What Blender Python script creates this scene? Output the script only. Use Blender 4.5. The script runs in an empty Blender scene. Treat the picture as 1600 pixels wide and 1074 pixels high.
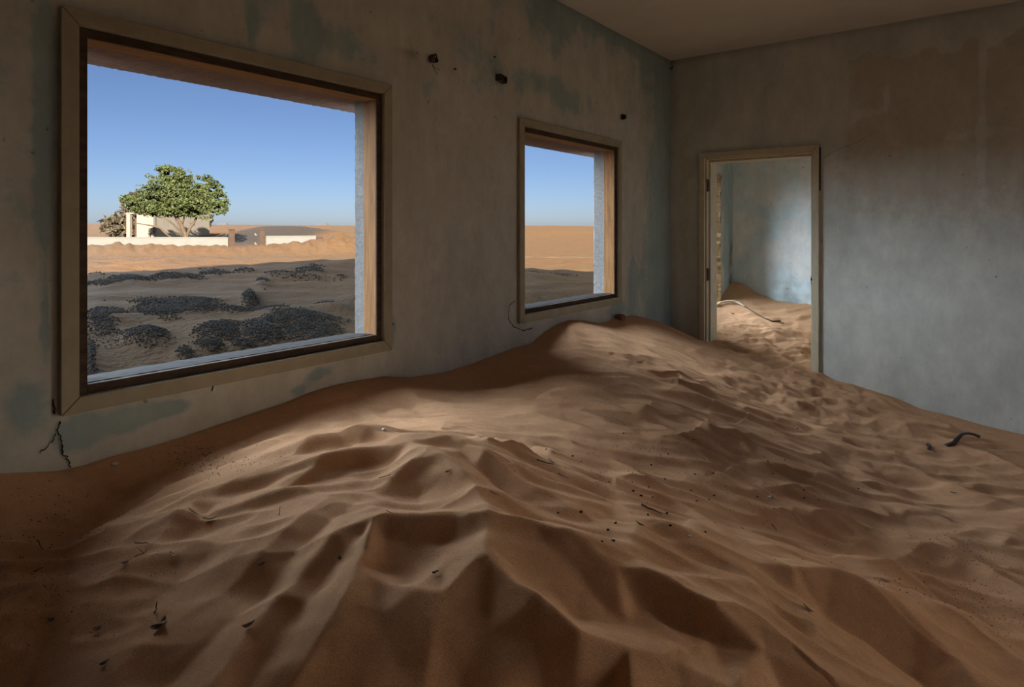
import bpy, bmesh, math, random
import numpy as np
from mathutils import Vector, Matrix

random.seed(7)
RNG = np.random.default_rng(11)
SC = bpy.context.scene
COL = SC.collection
PI = math.pi

# ------------------------------------------------------------------ camera, sky, sun, exposure
F_PX = 984.0
YAW = math.atan(745 / 984)
CY, SY = math.cos(YAW), math.sin(YAW)
CAM = np.array([2.248, -5.303, 1.45])
cam_data = bpy.data.cameras.new('camera')
cam_data.sensor_width = 36.0
cam_data.lens = F_PX / 1600 * 36.0
cam_data.shift_y = -(537 - 359) / 1600
cam_data.clip_start = 0.02
cam_data.clip_end = 6000
cam = bpy.data.objects.new('camera', cam_data)
cam.location = CAM.tolist()
cam.rotation_euler = (PI / 2, 0, YAW)
COL.objects.link(cam)
SC.camera = cam

SKY_STRENGTH = 0.098
SUN_STRENGTH = 74.0
FILL_W = 15.0
FILL_E = 4.2
SUN_AZ = math.radians(-38.0)
SUN_EL = math.radians(18.7)
world = bpy.data.worlds.new('sky')
SC.world = world
world.use_nodes = True
wn, wl = world.node_tree.nodes, world.node_tree.links
wn.clear()
w_out = wn.new('ShaderNodeOutputWorld')
w_bg = wn.new('ShaderNodeBackground')
w_sky = wn.new('ShaderNodeTexSky')
w_sky.sky_type = 'NISHITA'
w_sky.sun_disc = False
w_sky.sun_elevation = SUN_EL
w_sky.sun_rotation = PI / 2 - SUN_AZ
w_sky.air_density = 0.6
w_sky.dust_density = 0.6
w_sky.ozone_density = 6.0
w_tint = wn.new('ShaderNodeMix')
w_tint.data_type = 'RGBA'
w_tint.blend_type = 'MULTIPLY'
w_tint.inputs[0].default_value = 1.0
w_tint.inputs[7].default_value = (1.62, 1.18, 1.0, 1)
wl.new(w_sky.outputs[0], w_tint.inputs[6])
wl.new(w_tint.outputs[2], w_bg.inputs['Color'])
wl.new(w_bg.outputs[0], w_out.inputs['Surface'])
w_bg.inputs['Strength'].default_value = SKY_STRENGTH

sun_data = bpy.data.lights.new('sun', 'SUN')
sun_data.energy = SUN_STRENGTH
sun_data.color = (1.0, 0.80, 0.58)
sun_data.angle = math.radians(0.6)
sun = bpy.data.objects.new('sun', sun_data)
SDIR = Vector((math.cos(SUN_EL) * math.cos(SUN_AZ), math.cos(SUN_EL) * math.sin(SUN_AZ), math.sin(SUN_EL)))
sun.rotation_euler = SDIR.to_track_quat('Z', 'Y').to_euler()
sun.location = (12, -10, 8)
COL.objects.link(sun)
# added soft sun lamps that brighten the room, one from each side
def fill_sun(name, az, el, angle, energy, color):
    d = bpy.data.lights.new(name, 'SUN')
    d.energy = energy; d.color = color; d.angle = math.radians(angle)
    o = bpy.data.objects.new(name, d)
    a, e = math.radians(az), math.radians(el)
    v = Vector((math.cos(e) * math.cos(a), math.cos(e) * math.sin(a), math.sin(e)))
    o.rotation_euler = v.to_track_quat('Z', 'Y').to_euler()
    o.location = v * 12
    COL.objects.link(o)
fill_sun('fill_sun_west', 198, 24, 75, FILL_W, (0.80, 0.93, 1.06))
fill_sun('fill_sun_east', 54, 16, 40, FILL_E, (1.0, 0.90, 0.76))

SC.view_settings.view_transform = 'Standard'
SC.view_settings.look = 'None'
SC.view_settings.gamma = 1.0
SC.view_settings.exposure = 0.0
SC.view_settings.use_curve_mapping = False

# ------------------------------------------------------------------ helpers
def ray(px, py):
    a = (px - 800.0) / F_PX
    b = -(py - 359.0) / F_PX
    return np.array([a * CY - SY, a * SY + CY, b])

def on_left(px, py, x=0.0):
    d = ray(px, py)
    return CAM + (x - CAM[0]) / d[0] * d

def on_back(px, py, y=0.0):
    d = ray(px, py)
    return CAM + (y - CAM[1]) / d[1] * d

def far(px, depth, z):
    lat = (px - 800.0) / F_PX * depth
    return np.array([CAM[0] + lat * CY - depth * SY, CAM[1] + lat * SY + depth * CY, z])

def lin(r, g, b):
    f = lambda v: (v / 255 / 12.92) if v / 255 <= 0.04045 else ((v / 255 + 0.055) / 1.055) ** 2.4
    return (f(r), f(g), f(b), 1.0)

def smooth(a, b, x):
    t = np.clip((x - a) / (b - a), 0, 1)
    return t * t * (3 - 2 * t)

_perm = np.random.default_rng(5).permutation(512)
_perm = np.concatenate([_perm, _perm])
_ang = np.random.default_rng(6).uniform(0, 2 * PI, 512)
_gx, _gy = np.cos(_ang), np.sin(_ang)

def perlin(x, y, seed=0):
    x = np.asarray(x, float) + seed * 17.31
    y = np.asarray(y, float) + seed * 9.77
    xi = np.floor(x).astype(int)
    yi = np.floor(y).astype(int)
    xf, yf = x - xi, y - yi
    u = xf * xf * xf * (xf * (xf * 6 - 15) + 10)
    v = yf * yf * yf * (yf * (yf * 6 - 15) + 10)
    def g(ix, iy, dx, dy):
        h = _perm[(_perm[ix & 511] + iy) & 511]
        return _gx[h] * dx + _gy[h] * dy
    a = g(xi, yi, xf, yf)
    b = g(xi + 1, yi, xf - 1, yf)
    c = g(xi, yi + 1, xf, yf - 1)
    d = g(xi + 1, yi + 1, xf - 1, yf - 1)
    return (a + u * (b - a)) * (1 - v) + (c + u * (d - c)) * v

def fbm(x, y, seed=0, octv=4, gain=0.5):
    s, amp = 0, 1.0
    for i in range(octv):
        s = s + amp * perlin(x * 2 ** i, y * 2 ** i, seed + i * 3)
        amp *= gain
    return s

def tag(o, label=None, cat=None, group=None, kind=None):
    if label: o['label'] = label
    if cat: o['category'] = cat
    if group: o['group'] = group
    if kind: o['kind'] = kind
    return o

def link_mesh(name, verts, faces, mat=None, parent=None, smooth_shade=False):
    me = bpy.data.meshes.new(name)
    me.from_pydata([tuple(map(float, v)) for v in verts], [], [tuple(f) for f in faces])
    me.update()
    if smooth_shade:
        me.polygons.foreach_set('use_smooth', np.ones(len(me.polygons), bool))
    if mat: me.materials.append(mat)
    o = bpy.data.objects.new(name, me)
    COL.objects.link(o)
    if parent:
        o.parent = parent
        o.matrix_parent_inverse = Matrix.Translation(parent.location).inverted() if parent.type == 'EMPTY' else Matrix()
    return o

def empty(name, loc=(0, 0, 0)):
    o = bpy.data.objects.new(name, None)
    o.empty_display_size = 0.05
    o.location = [float(v) for v in loc]
    COL.objects.link(o)
    return o

def grid_mesh(name, P, mat, attrs=None, parent=None):
    """P: (n, m, 3) array of points -> quad grid, smooth shaded, with float attributes per vertex."""
    n, m = P.shape[:2]
    idx = np.arange(n * m).reshape(n, m)
    q = np.stack([idx[:-1, :-1], idx[1:, :-1], idx[1:, 1:], idx[:-1, 1:]], -1).reshape(-1, 4)
    return quads_mesh(name, P.reshape(-1, 3), q, mat, attrs, parent, True)

def quads_mesh(name, V, Q, mat, attrs=None, parent=None, smooth_shade=False):
    V = np.asarray(V, np.float32)
    Q = np.asarray(Q, np.int32)
    k = Q.shape[1]
    me = bpy.data.meshes.new(name)
    me.vertices.add(len(V))
    me.vertices.foreach_set('co', V.ravel())
    me.loops.add(Q.size)
    me.loops.foreach_set('vertex_index', Q.ravel())
    me.polygons.add(len(Q))
    me.polygons.foreach_set('loop_start', np.arange(0, Q.size, k, dtype=np.int32))
    me.polygons.foreach_set('loop_total', np.full(len(Q), k, np.int32))
    if smooth_shade:
        me.polygons.foreach_set('use_smooth', np.ones(len(Q), bool))
    for nm, a in (attrs or {}).items():
        at = me.attributes.new(nm, 'FLOAT', 'POINT')
        at.data.foreach_set('value', np.asarray(a, np.float32).ravel())
    me.update(calc_edges=True)
    me.validate()
    if mat: me.materials.append(mat)
    o = bpy.data.objects.new(name, me)
    COL.objects.link(o)
    if parent: o.parent = parent
    return o

def box_vf(x0, x1, y0, y1, z0, z1):
    v = [(x0, y0, z0), (x1, y0, z0), (x1, y1, z0), (x0, y1, z0), (x0, y0, z1), (x1, y0, z1), (x1, y1, z1), (x0, y1, z1)]
    f = [(0, 3, 2, 1), (4, 5, 6, 7), (0, 1, 5, 4), (1, 2, 6, 5), (2, 3, 7, 6), (3, 0, 4, 7)]
    return v, f

def box(name, x0, x1, y0, y1, z0, z1, mat, parent=None, bevel=0.0):
    v, f = box_vf(x0, x1, y0, y1, z0, z1)
    o = link_mesh(name, v, f, mat, parent)
    if bevel:
        b = o.modifiers.new('bevel', 'BEVEL')
        b.width = bevel
        b.segments = 2
    return o

def prism(name, poly, axis, a0, a1, mat, parent=None, bevel=0.0):
    """poly: 2D points in the two remaining axes, extruded along axis from a0 to a1."""
    n = len(poly)
    def mk(p, a):
        if axis == 'x': return (a, p[0], p[1])
        if axis == 'y': return (p[0], a, p[1])
        return (p[0], p[1], a)
    v = [mk(p, a0) for p in poly] + [mk(p, a1) for p in poly]
    f = [tuple(range(n))[::-1], tuple(range(n, 2 * n))] + [(i, (i + 1) % n, n + (i + 1) % n, n + i) for i in range(n)]
    o = link_mesh(name, v, f, mat, parent)
    bm = bmesh.new(); bm.from_mesh(o.data); bmesh.ops.recalc_face_normals(bm, faces=bm.faces); bm.to_mesh(o.data); bm.free()
    if bevel:
        b = o.modifiers.new('bevel', 'BEVEL')
        b.width = bevel
        b.segments = 2
    return o

def tube_vf(pts, radii, sides=8, cap=True):
    pts = [Vector([float(c) for c in p]) for p in pts]
    if not hasattr(radii, '__len__'): radii = [radii] * len(pts)
    V, Fc = [], []
    up = Vector((0.13, 0.21, 0.97))
    for i, p in enumerate(pts):
        d = (pts[min(i + 1, len(pts) - 1)] - pts[max(i - 1, 0)]).normalized()
        if abs(d.dot(up)) > 0.95: up = Vector((0.9, 0.3, 0.1))
        a = d.cross(up).normalized()
        b = d.cross(a).normalized()
        for k in range(sides):
            t = 2 * PI * k / sides
            V.append(p + (a * math.cos(t) + b * math.sin(t)) * radii[i])
    for i in range(len(pts) - 1):
        for k in range(sides):
            k2 = (k + 1) % sides
            Fc.append((i * sides + k, i * sides + k2, (i + 1) * sides + k2, (i + 1) * sides + k))
    if cap:
        Fc.append(tuple(range(sides))[::-1])
        Fc.append(tuple(range((len(pts) - 1) * sides, len(pts) * sides)))
    return V, Fc

def tube(name, pts, radii, mat, parent=None, sides=8):
    v, f = tube_vf(pts, radii, sides)
    return link_mesh(name, v, f, mat, parent, True)

class MB:
    def __init__(s): s.v, s.f = [], []
    def add(s, v, f):
        n = len(s.v)
        s.v += [tuple(p) for p in v]
        s.f += [tuple(i + n for i in q) for q in f]
        return s
    def build(s, name, mat, parent=None, sm=False):
        return link_mesh(name, s.v, s.f, mat, parent, sm)

ICO_V, ICO_F = None, None
def ico(sub=1):
    bm = bmesh.new()
    bmesh.ops.create_icosphere(bm, subdivisions=sub, radius=1.0)
    bm.verts.ensure_lookup_table()
    V = np.array([v.co[:] for v in bm.verts])
    Fc = np.array([[v.index for v in f.verts] for f in bm.faces])
    bm.free()
    return V, Fc

# ------------------------------------------------------------------ materials
def new_mat(name, rough=0.9, spec=0.2):
    m = bpy.data.materials.new(name)
    m.use_nodes = True
    n, l = m.node_tree.nodes, m.node_tree.links
    b = n['Principled BSDF']
    b.inputs['Roughness'].default_value = rough
    b.inputs['Specular IOR Level'].default_value = spec
    return m, n, l, b

def noise(n, l, scale, detail=4, rough=0.6, vec=None, stretch=None):
    t = n.new('ShaderNodeTexNoise')
    t.inputs['Scale'].default_value = scale
    t.inputs['Detail'].default_value = detail
    t.inputs['Roughness'].default_value = rough
    if vec is None:
        g = n.new('ShaderNodeNewGeometry')
        vec = g.outputs['Position']
    if stretch:
        mp = n.new('ShaderNodeMapping')
        mp.inputs['Scale'].default_value = stretch
        l.new(vec, mp.inputs[0])
        vec = mp.outputs[0]
    l.new(vec, t.inputs['Vector'])
    return t.outputs['Fac']

def ramp(n, l, fac, stops):
    r = n.new('ShaderNodeValToRGB')
    e = r.color_ramp.elements
    e[0].position, e[0].color = stops[0]
    e[1].position, e[1].color = stops[-1]
    for p, c in stops[1:-1]:
        x = e.new(p); x.color = c
    l.new(fac, r.inputs[0])
    return r.outputs[0]

def mixc(n, l, fac, a, b, mode='MIX'):
    m = n.new('ShaderNodeMix')
    m.data_type = 'RGBA'
    m.blend_type = mode
    for sock, v in ((m.inputs[0], fac), (m.inputs[6], a), (m.inputs[7], b)):
        if hasattr(v, 'links'): l.new(v, sock)
        else: sock.default_value = v
    return m.outputs[2]

def maths(n, l, op, a, b=None, clamp=False):
    m = n.new('ShaderNodeMath')
    m.operation = op
    m.use_clamp = clamp
    for i, v in enumerate((a, b)):
        if v is None: continue
        if hasattr(v, 'links'): l.new(v, m.inputs[i])
        else: m.inputs[i].default_value = v
    return m.outputs[0]

def bump(n, l, b, h, strength=0.3, dist=0.01, prev=None):
    k = n.new('ShaderNodeBump')
    k.inputs['Strength'].default_value = strength
    k.inputs['Distance'].default_value = dist
    l.new(h, k.inputs['Height'])
    if prev: l.new(prev, k.inputs['Normal'])
    l.new(k.outputs[0], b.inputs['Normal'])
    return k.outputs[0]

def grey(v): return (v, v, v, 1)

def simple(name, c, c2=None, scale=20, rough=0.85, bump_s=0.3, dist=0.004, stretch=None, spec=0.2):
    m, n, l, b = new_mat(name, rough, spec)
    f = noise(n, l, scale, 5, 0.65, stretch=stretch)
    c2 = c2 or tuple(x * 0.65 for x in c[:3]) + (1,)
    l.new(ramp(n, l, f, [(0.3, c2), (0.7, c)]), b.inputs['Base Color'])
    if bump_s: bump(n, l, b, f, bump_s, dist)
    return m

# plaster with peeling teal paint; vertex attributes: teal (old paint), dirt, pale
def plaster(name, tan, tan2, teal, teal2):
    m, n, l, b = new_mat(name, 0.85, 0.25)
    at = n.new('ShaderNodeAttribute'); at.attribute_name = 'teal'
    ad = n.new('ShaderNodeAttribute'); ad.attribute_name = 'dirt_dark'
    f1 = noise(n, l, 9, 6, 0.7)
    f2 = noise(n, l, 60, 5, 0.6)
    f3 = noise(n, l, 2.2, 4, 0.6)
    t = maths(n, l, 'ADD', at.outputs['Fac'], maths(n, l, 'MULTIPLY', maths(n, l, 'SUBTRACT', f1, 0.5), 1.0))
    t = ramp(n, l, t, [(0.36, grey(0)), (0.62, grey(1))])
    ca = ramp(n, l, f1, [(0.3, tan2), (0.7, tan)])
    cb = ramp(n, l, f3, [(0.3, teal2), (0.7, teal)])
    c = mixc(n, l, t, ca, cb)
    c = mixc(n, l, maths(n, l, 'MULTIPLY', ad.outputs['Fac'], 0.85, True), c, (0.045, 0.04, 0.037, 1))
    sp = ramp(n, l, noise(n, l, 26, 2, 0.4), [(0.22, grey(0.55)), (0.27, grey(1))])
    c = mixc(n, l, 1.0, c, sp, 'MULTIPLY')
    fl = ramp(n, l, noise(n, l, 5.5, 8, 0.72, stretch=(1, 1, .55)), [(0.3, grey(0.80)), (0.7, grey(1.1))])
    c = mixc(n, l, 1.0, c, fl, 'MULTIPLY')
    l.new(c, b.inputs['Base Color'])
    p = bump(n, l, b, f2, 0.14, 0.003)
    p = bump(n, l, b, t, 0.5, 0.0012, p)
    bump(n, l, b, f3, 0.5, 0.02, p)
    return m

M_WALL = plaster('plaster_left', (0.62, 0.605, 0.515, 1), (0.53, 0.515, 0.44, 1), (0.39, 0.46, 0.425, 1), (0.31, 0.39, 0.38, 1))
M_WALLB = plaster('plaster_back', (0.60, 0.565, 0.475, 1), (0.53, 0.50, 0.42, 1), (0.69, 0.68, 0.605, 1), (0.565, 0.585, 0.54, 1))
M_WALLC = plaster('plaster_rear', (0.82, 0.82, 0.79, 1), (0.72, 0.76, 0.75, 1), (0.66, 0.79, 0.81, 1), (0.60, 0.74, 0.77, 1))
M_PLAIN = simple('plaster_plain', (0.42, 0.42, 0.38, 1), (0.32, 0.33, 0.31, 1), 5)
M_LOWBOUNCE = simple('low_bounce_plaster', (0.20, 0.19, 0.17, 1), (0.12, 0.115, 0.105, 1), 3)  # darkened so the unseen wall behind the camera bounces less light
M_CEIL = simple('ceiling_plaster', (0.72, 0.67, 0.59, 1), (0.65, 0.60, 0.53, 1), 3, bump_s=0.15)
M_CONC = simple('outer_render', (0.3379, 0.3274, 0.3098, 1), (0.2253, 0.2182, 0.2077, 1), 70, 0.95, 0.9, 0.006)
M_HOOD = simple('hood_render', (0.36, 0.25, 0.21, 1), (0.24, 0.16, 0.14, 1), 45, 0.95, 0.9, 0.006)
M_TRIM = simple('painted_trim', (0.40, 0.355, 0.245, 1), (0.33, 0.29, 0.20, 1), 14, 0.6, 0.12, 0.002, spec=0.3)
M_TRIM2 = simple('painted_door_trim', (0.62, 0.555, 0.40, 1), (0.52, 0.46, 0.325, 1), 14, 0.55, 0.12, 0.002, spec=0.35)
M_WOOD = simple('raw_wood', (0.40, 0.20, 0.075, 1), (0.20, 0.095, 0.035, 1), 9, 0.75, 0.35, 0.003, stretch=(6, 6, 0.6))
M_WOODH = simple('raw_wood_head', (0.4640, 0.2720, 0.1200, 1), (0.2880, 0.1520, 0.0600, 1), 9, 0.75, 0.35, 0.003, stretch=(6, 0.6, 6))
M_WOODD = simple('dark_wood', (0.11, 0.075, 0.05, 1), (0.045, 0.03, 0.022, 1), 12, 0.8, 0.4, 0.003, stretch=(3, 0.7, 3))
M_SILL = simple('dusty_sill', (0.0277, 0.0244, 0.0215, 1), (0.0179, 0.0157, 0.0140, 1), 22, 0.95, 0.4, 0.004)
M_RUST = simple('rusty_metal', (0.1530, 0.0935, 0.0595, 1), (0.0510, 0.0340, 0.0255, 1), 60, 0.8, 0.4, 0.002)
M_DARK = simple('dark_matter', (0.03, 0.026, 0.022, 1), (0.012, 0.01, 0.009, 1), 50, 0.9, 0.3, 0.002)
M_BRASS = simple('hinge_metal', (0.06, 0.05, 0.04, 1), (0.03, 0.025, 0.02, 1), 40, 0.6, 0.2, 0.001)
M_GOLD = simple('torn_timber', (0.62, 0.42, 0.21, 1), (0.20, 0.11, 0.05, 1), 30, 0.9, 0.8, 0.01, stretch=(1, 1, .3))

def sand_mat(name, a, b_, coarse, speck=True, streak=(1, 1, 1), fine=420):
    m, n, l, b = new_mat(name, 1.0, 0.05)
    b.inputs['Diffuse Roughness'].default_value = 0.3
    f = noise(n, l, coarse, 5, 0.6)
    g = noise(n, l, fine, 2, 0.7)
    s = noise(n, l, 26, 4, 0.6, stretch=streak)
    c = ramp(n, l, f, [(0.3, b_), (0.7, a)])
    gr = ramp(n, l, g, [(0.25, grey(0.70)), (0.75, grey(1.22))])
    c = mixc(n, l, 1.0, c, gr, 'MULTIPLY')
    c = mixc(n, l, 1.0, c, ramp(n, l, s, [(0.3, grey(0.92)), (0.7, grey(1.06))]), 'MULTIPLY')
    l.new(c, b.inputs['Base Color'])
    p = bump(n, l, b, g, 0.35, 0.003)
    p = bump(n, l, b, s, 0.35, 0.006, p)
    return m

M_SAND = sand_mat('indoor_sand', (0.62, 0.365, 0.205, 1), (0.54, 0.305, 0.165, 1), 1.6)

def desert_mat():
    m, n, l, b = new_mat('desert_sand', 1.0, 0.05)
    at = n.new('ShaderNodeAttribute'); at.attribute_name = 'gravel'  # gravel, plus shade painted on the dune behind the gate
    ap = n.new('ShaderNodeAttribute'); ap.attribute_name = 'track'
    f = noise(n, l, 0.12, 5, 0.6)
    s = noise(n, l, 1.4, 6, 0.7)
    r = noise(n, l, 7, 4, 0.6, stretch=(0.35, 1.0, 1))
    c = ramp(n, l, f, [(0.35, (0.0495, 0.0285, 0.0132, 1)), (0.65, (0.0440, 0.0292, 0.0161, 1))])
    c = mixc(n, l, 1.0, c, ramp(n, l, s, [(0.3, grey(0.86)), (0.7, grey(1.1))]), 'MULTIPLY')
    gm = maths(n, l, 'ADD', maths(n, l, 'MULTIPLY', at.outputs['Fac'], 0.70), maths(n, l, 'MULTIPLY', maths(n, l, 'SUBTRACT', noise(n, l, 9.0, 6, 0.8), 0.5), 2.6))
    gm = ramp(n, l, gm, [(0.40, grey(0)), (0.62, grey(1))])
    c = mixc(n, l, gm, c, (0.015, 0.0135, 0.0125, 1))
    c = mixc(n, l, ap.outputs['Fac'], c, (0.076, 0.064, 0.047, 1))
    l.new(c, b.inputs['Base Color'])
    p = bump(n, l, b, r, 0.6, 0.05)
    bump(n, l, b, s, 0.5, 0.15, p)
    return m
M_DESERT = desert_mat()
M_GRAVEL = simple('dark_gravel', (0.0393, 0.0347, 0.0314, 1), (0.0138, 0.0124, 0.0120, 1), 11, 0.95, 0.2, 0.003)
M_WHITE = simple('white_render', (0.0422, 0.0471, 0.0503, 1), (0.0357, 0.0403, 0.0435, 1), 1.5, 0.9, 0.1)
M_HUT = simple('hut_render', (0.0681, 0.0665, 0.0616, 1), (0.0584, 0.0568, 0.0535, 1), 1.5, 0.9, 0.1)
M_CEMENT_SHADE = simple('grey_shade_render', (0.0551, 0.0551, 0.0535, 1), (0.0454, 0.0454, 0.0438, 1), 1.5, 0.9, 0.2)  # cement grey; on the hut side it carries painted shade
M_BRICK = simple('brown_render', (0.0190, 0.0116, 0.0082, 1), (0.0122, 0.0075, 0.0055, 1), 3, 0.9, 0.3, 0.02)
M_BARK = simple('bark', (0.0276, 0.0211, 0.0155, 1), (0.0146, 0.0110, 0.0082, 1), 4, 0.95, 0.6, 0.03)

# ------------------------------------------------------------------ sand surface inside the house
LEFT_PROF = np.array([(-9, .80), (-5.6, .80), (-5.2, .79), (-4.753, .755), (-4.613, .718), (-4.546, .715), (-4.474, .72), (-4.359, .719), (-4.254, .723), (-4.141, .733), (-3.966, .746), (-3.856, .753), (-3.737, .772), (-3.61, .779), (-3.472, .774), (-3.322, .764), (-3.16, .73), (-2.935, .711), (-2.682, .718), (-2.515, .733), (-2.334, .746), (-2.138, .748), (-1.998, .797), (-1.849, .828), (-1.692, .843), (-1.481, .814), (-1.3, .775), (-1.156, .768), (-1.056, .79), (-.735, .769), (-.376, .693), (0, .582)])
BACK_PROF = np.array([(0, .582), (.128, .549), (.243, .505), (.355, .484), (.7, .40), (1.219, .346), (1.338, .295), (1.51, .272), (1.713, .234), (1.869, .177), (2.036, .162), (2.231, .128), (2.431, .107), (3.2, .08), (4.6, .07)])

def pz(px, py, z):
    d = ray(px, py)
    t = (z - CAM[2]) / d[2]
    return (CAM[0] + t * d[0], CAM[1] + t * d[1], z)

CTRL = [(0, y, float(np.interp(y, LEFT_PROF[:, 0], LEFT_PROF[:, 1]))) for y in (-9, -7, -6, -5.2, -4.6, -4.0, -3.5, -3.0, -2.5, -2.1, -1.7, -1.3, -.7, -.35)]
CTRL += [(x, 0, float(np.interp(x, BACK_PROF[:, 0], BACK_PROF[:, 1]))) for x in (0, .35, .8, 1.22, 1.7, 2.1, 2.45, 3.3, 4.6)]
CTRL += [pz(*p) for p in [
    (505, 686, .775), (600, 690, .79), (690, 715, .80), (760, 790, .81), (755, 872, .82), (700, 1060, .775), (661, 1074, .785), (790, 1060, .74), (904, 1012, .715), (830, 930, .79), (640, 622, .70),
    (560, 640, .70), (430, 690, .69), (300, 735, .665), (150, 760, .66), (0, 790, .69), (0, 950, .66), (150, 900, .66), (260, 870, .69), (0, 1074, .64), (300, 1074, .70), (500, 1000, .755),
    (740, 600, .66), (800, 650, .665), (900, 700, .64), (900, 600, .69), (1000, 560, .67), (1100, 580, .50), (1100, 700, .54), (1000, 640, .62), (1000, 780, .58), (900, 820, .66), (880, 950, .66),
    (1200, 600, .385), (1300, 700, .31), (1200, 760, .42), (1400, 760, .225), (1300, 850, .36), (1100, 880, .52), (1050, 1000, .58), (1300, 1000, .44), (1450, 900, .275), (1600, 850, .19), (1600, 750, .13), (1600, 1074, .31), (1250, 1074, .50), (1000, 1074, .62),
    (1150, 480, .66), (1180, 520, .50), (1268, 555, .36), (1215, 503, .555), (1240, 540, .42)]]
CTRL += [(0, 1.695, .88), (.104, 1.695, .863), (.306, 1.695, .743), (.628, 1.695, .677), (.8, 1.695, .67), (1.6, 1.695, .55), (3, 1.695, .4), (0, .8, .62), (0, .3, .56), (2, .9, .3), (3, .2, .12),
         (1.2, -6.2, .74), (1.0, -7.5, .7), (2.4, -6, .52), (2.4, -8, .4), (3.4, -4.5, .2), (3.6, -7, .2), (3.6, -2, .1), (4.6, -4, .06), (4.6, -9, .06), (4.6, -1.5, .05), (2.2, -4.7, .66)]
CTRL = np.array(CTRL)

def tps_fit(P, lam=2e-4):
    n = len(P)
    d2 = ((P[:, None, :2] - P[None, :, :2]) ** 2).sum(-1)
    K = 0.5 * d2 * np.log(d2 + 1e-12) + lam * np.eye(n)
    A = np.zeros((n + 3, n + 3))
    A[:n, :n] = K
    A[:n, n] = 1; A[:n, n + 1:] = P[:, :2]
    A[n, :n] = 1; A[n + 1:, :n] = P[:, :2].T
    b = np.concatenate([P[:, 2], np.zeros(3)])
    return np.linalg.solve(A, b)
TW = tps_fit(CTRL)
GX = np.linspace(-0.1, 4.7, 121)
GY = np.linspace(-9.1, 1.8, 273)
gx, gy = np.meshgrid(GX, GY, indexing='ij')
d2 = (gx[..., None] - CTRL[:, 0]) ** 2 + (gy[..., None] - CTRL[:, 1]) ** 2
GZ = (0.5 * d2 * np.log(d2 + 1e-12) * TW[:len(CTRL)]).sum(-1) + TW[-3] + TW[-2] * gx + TW[-1] * gy

def base_z(x, y):
    x = np.clip(np.asarray(x, float), GX[0], GX[-1] - 1e-6)
    y = np.clip(np.asarray(y, float), GY[0], GY[-1] - 1e-6)
    fx = (x - GX[0]) / (GX[1] - GX[0]); fy = (y - GY[0]) / (GY[1] - GY[0])
    i = np.floor(fx).astype(int); j = np.floor(fy).astype(int)
    u, v = fx - i, fy - j
    # cubic smoothing of the weights would crease the normals, so blend bilinearly on a fine lattice
    return (GZ[i, j] * (1 - u) + GZ[i + 1, j] * u) * (1 - v) + (GZ[i, j + 1] * (1 - u) + GZ[i + 1, j + 1] * u) * v

def march(px, py, fn, lift=0.0):
    d = ray(px, py)
    t = np.linspace(0.5, 9, 1700)
    P = CAM + t[:, None] * d
    hit = np.nonzero((P[:, 2] < fn(P[:, 0], P[:, 1]) + lift))[0]
    k = hit[0] if len(hit) else len(t) - 1
    return P[k]

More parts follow.
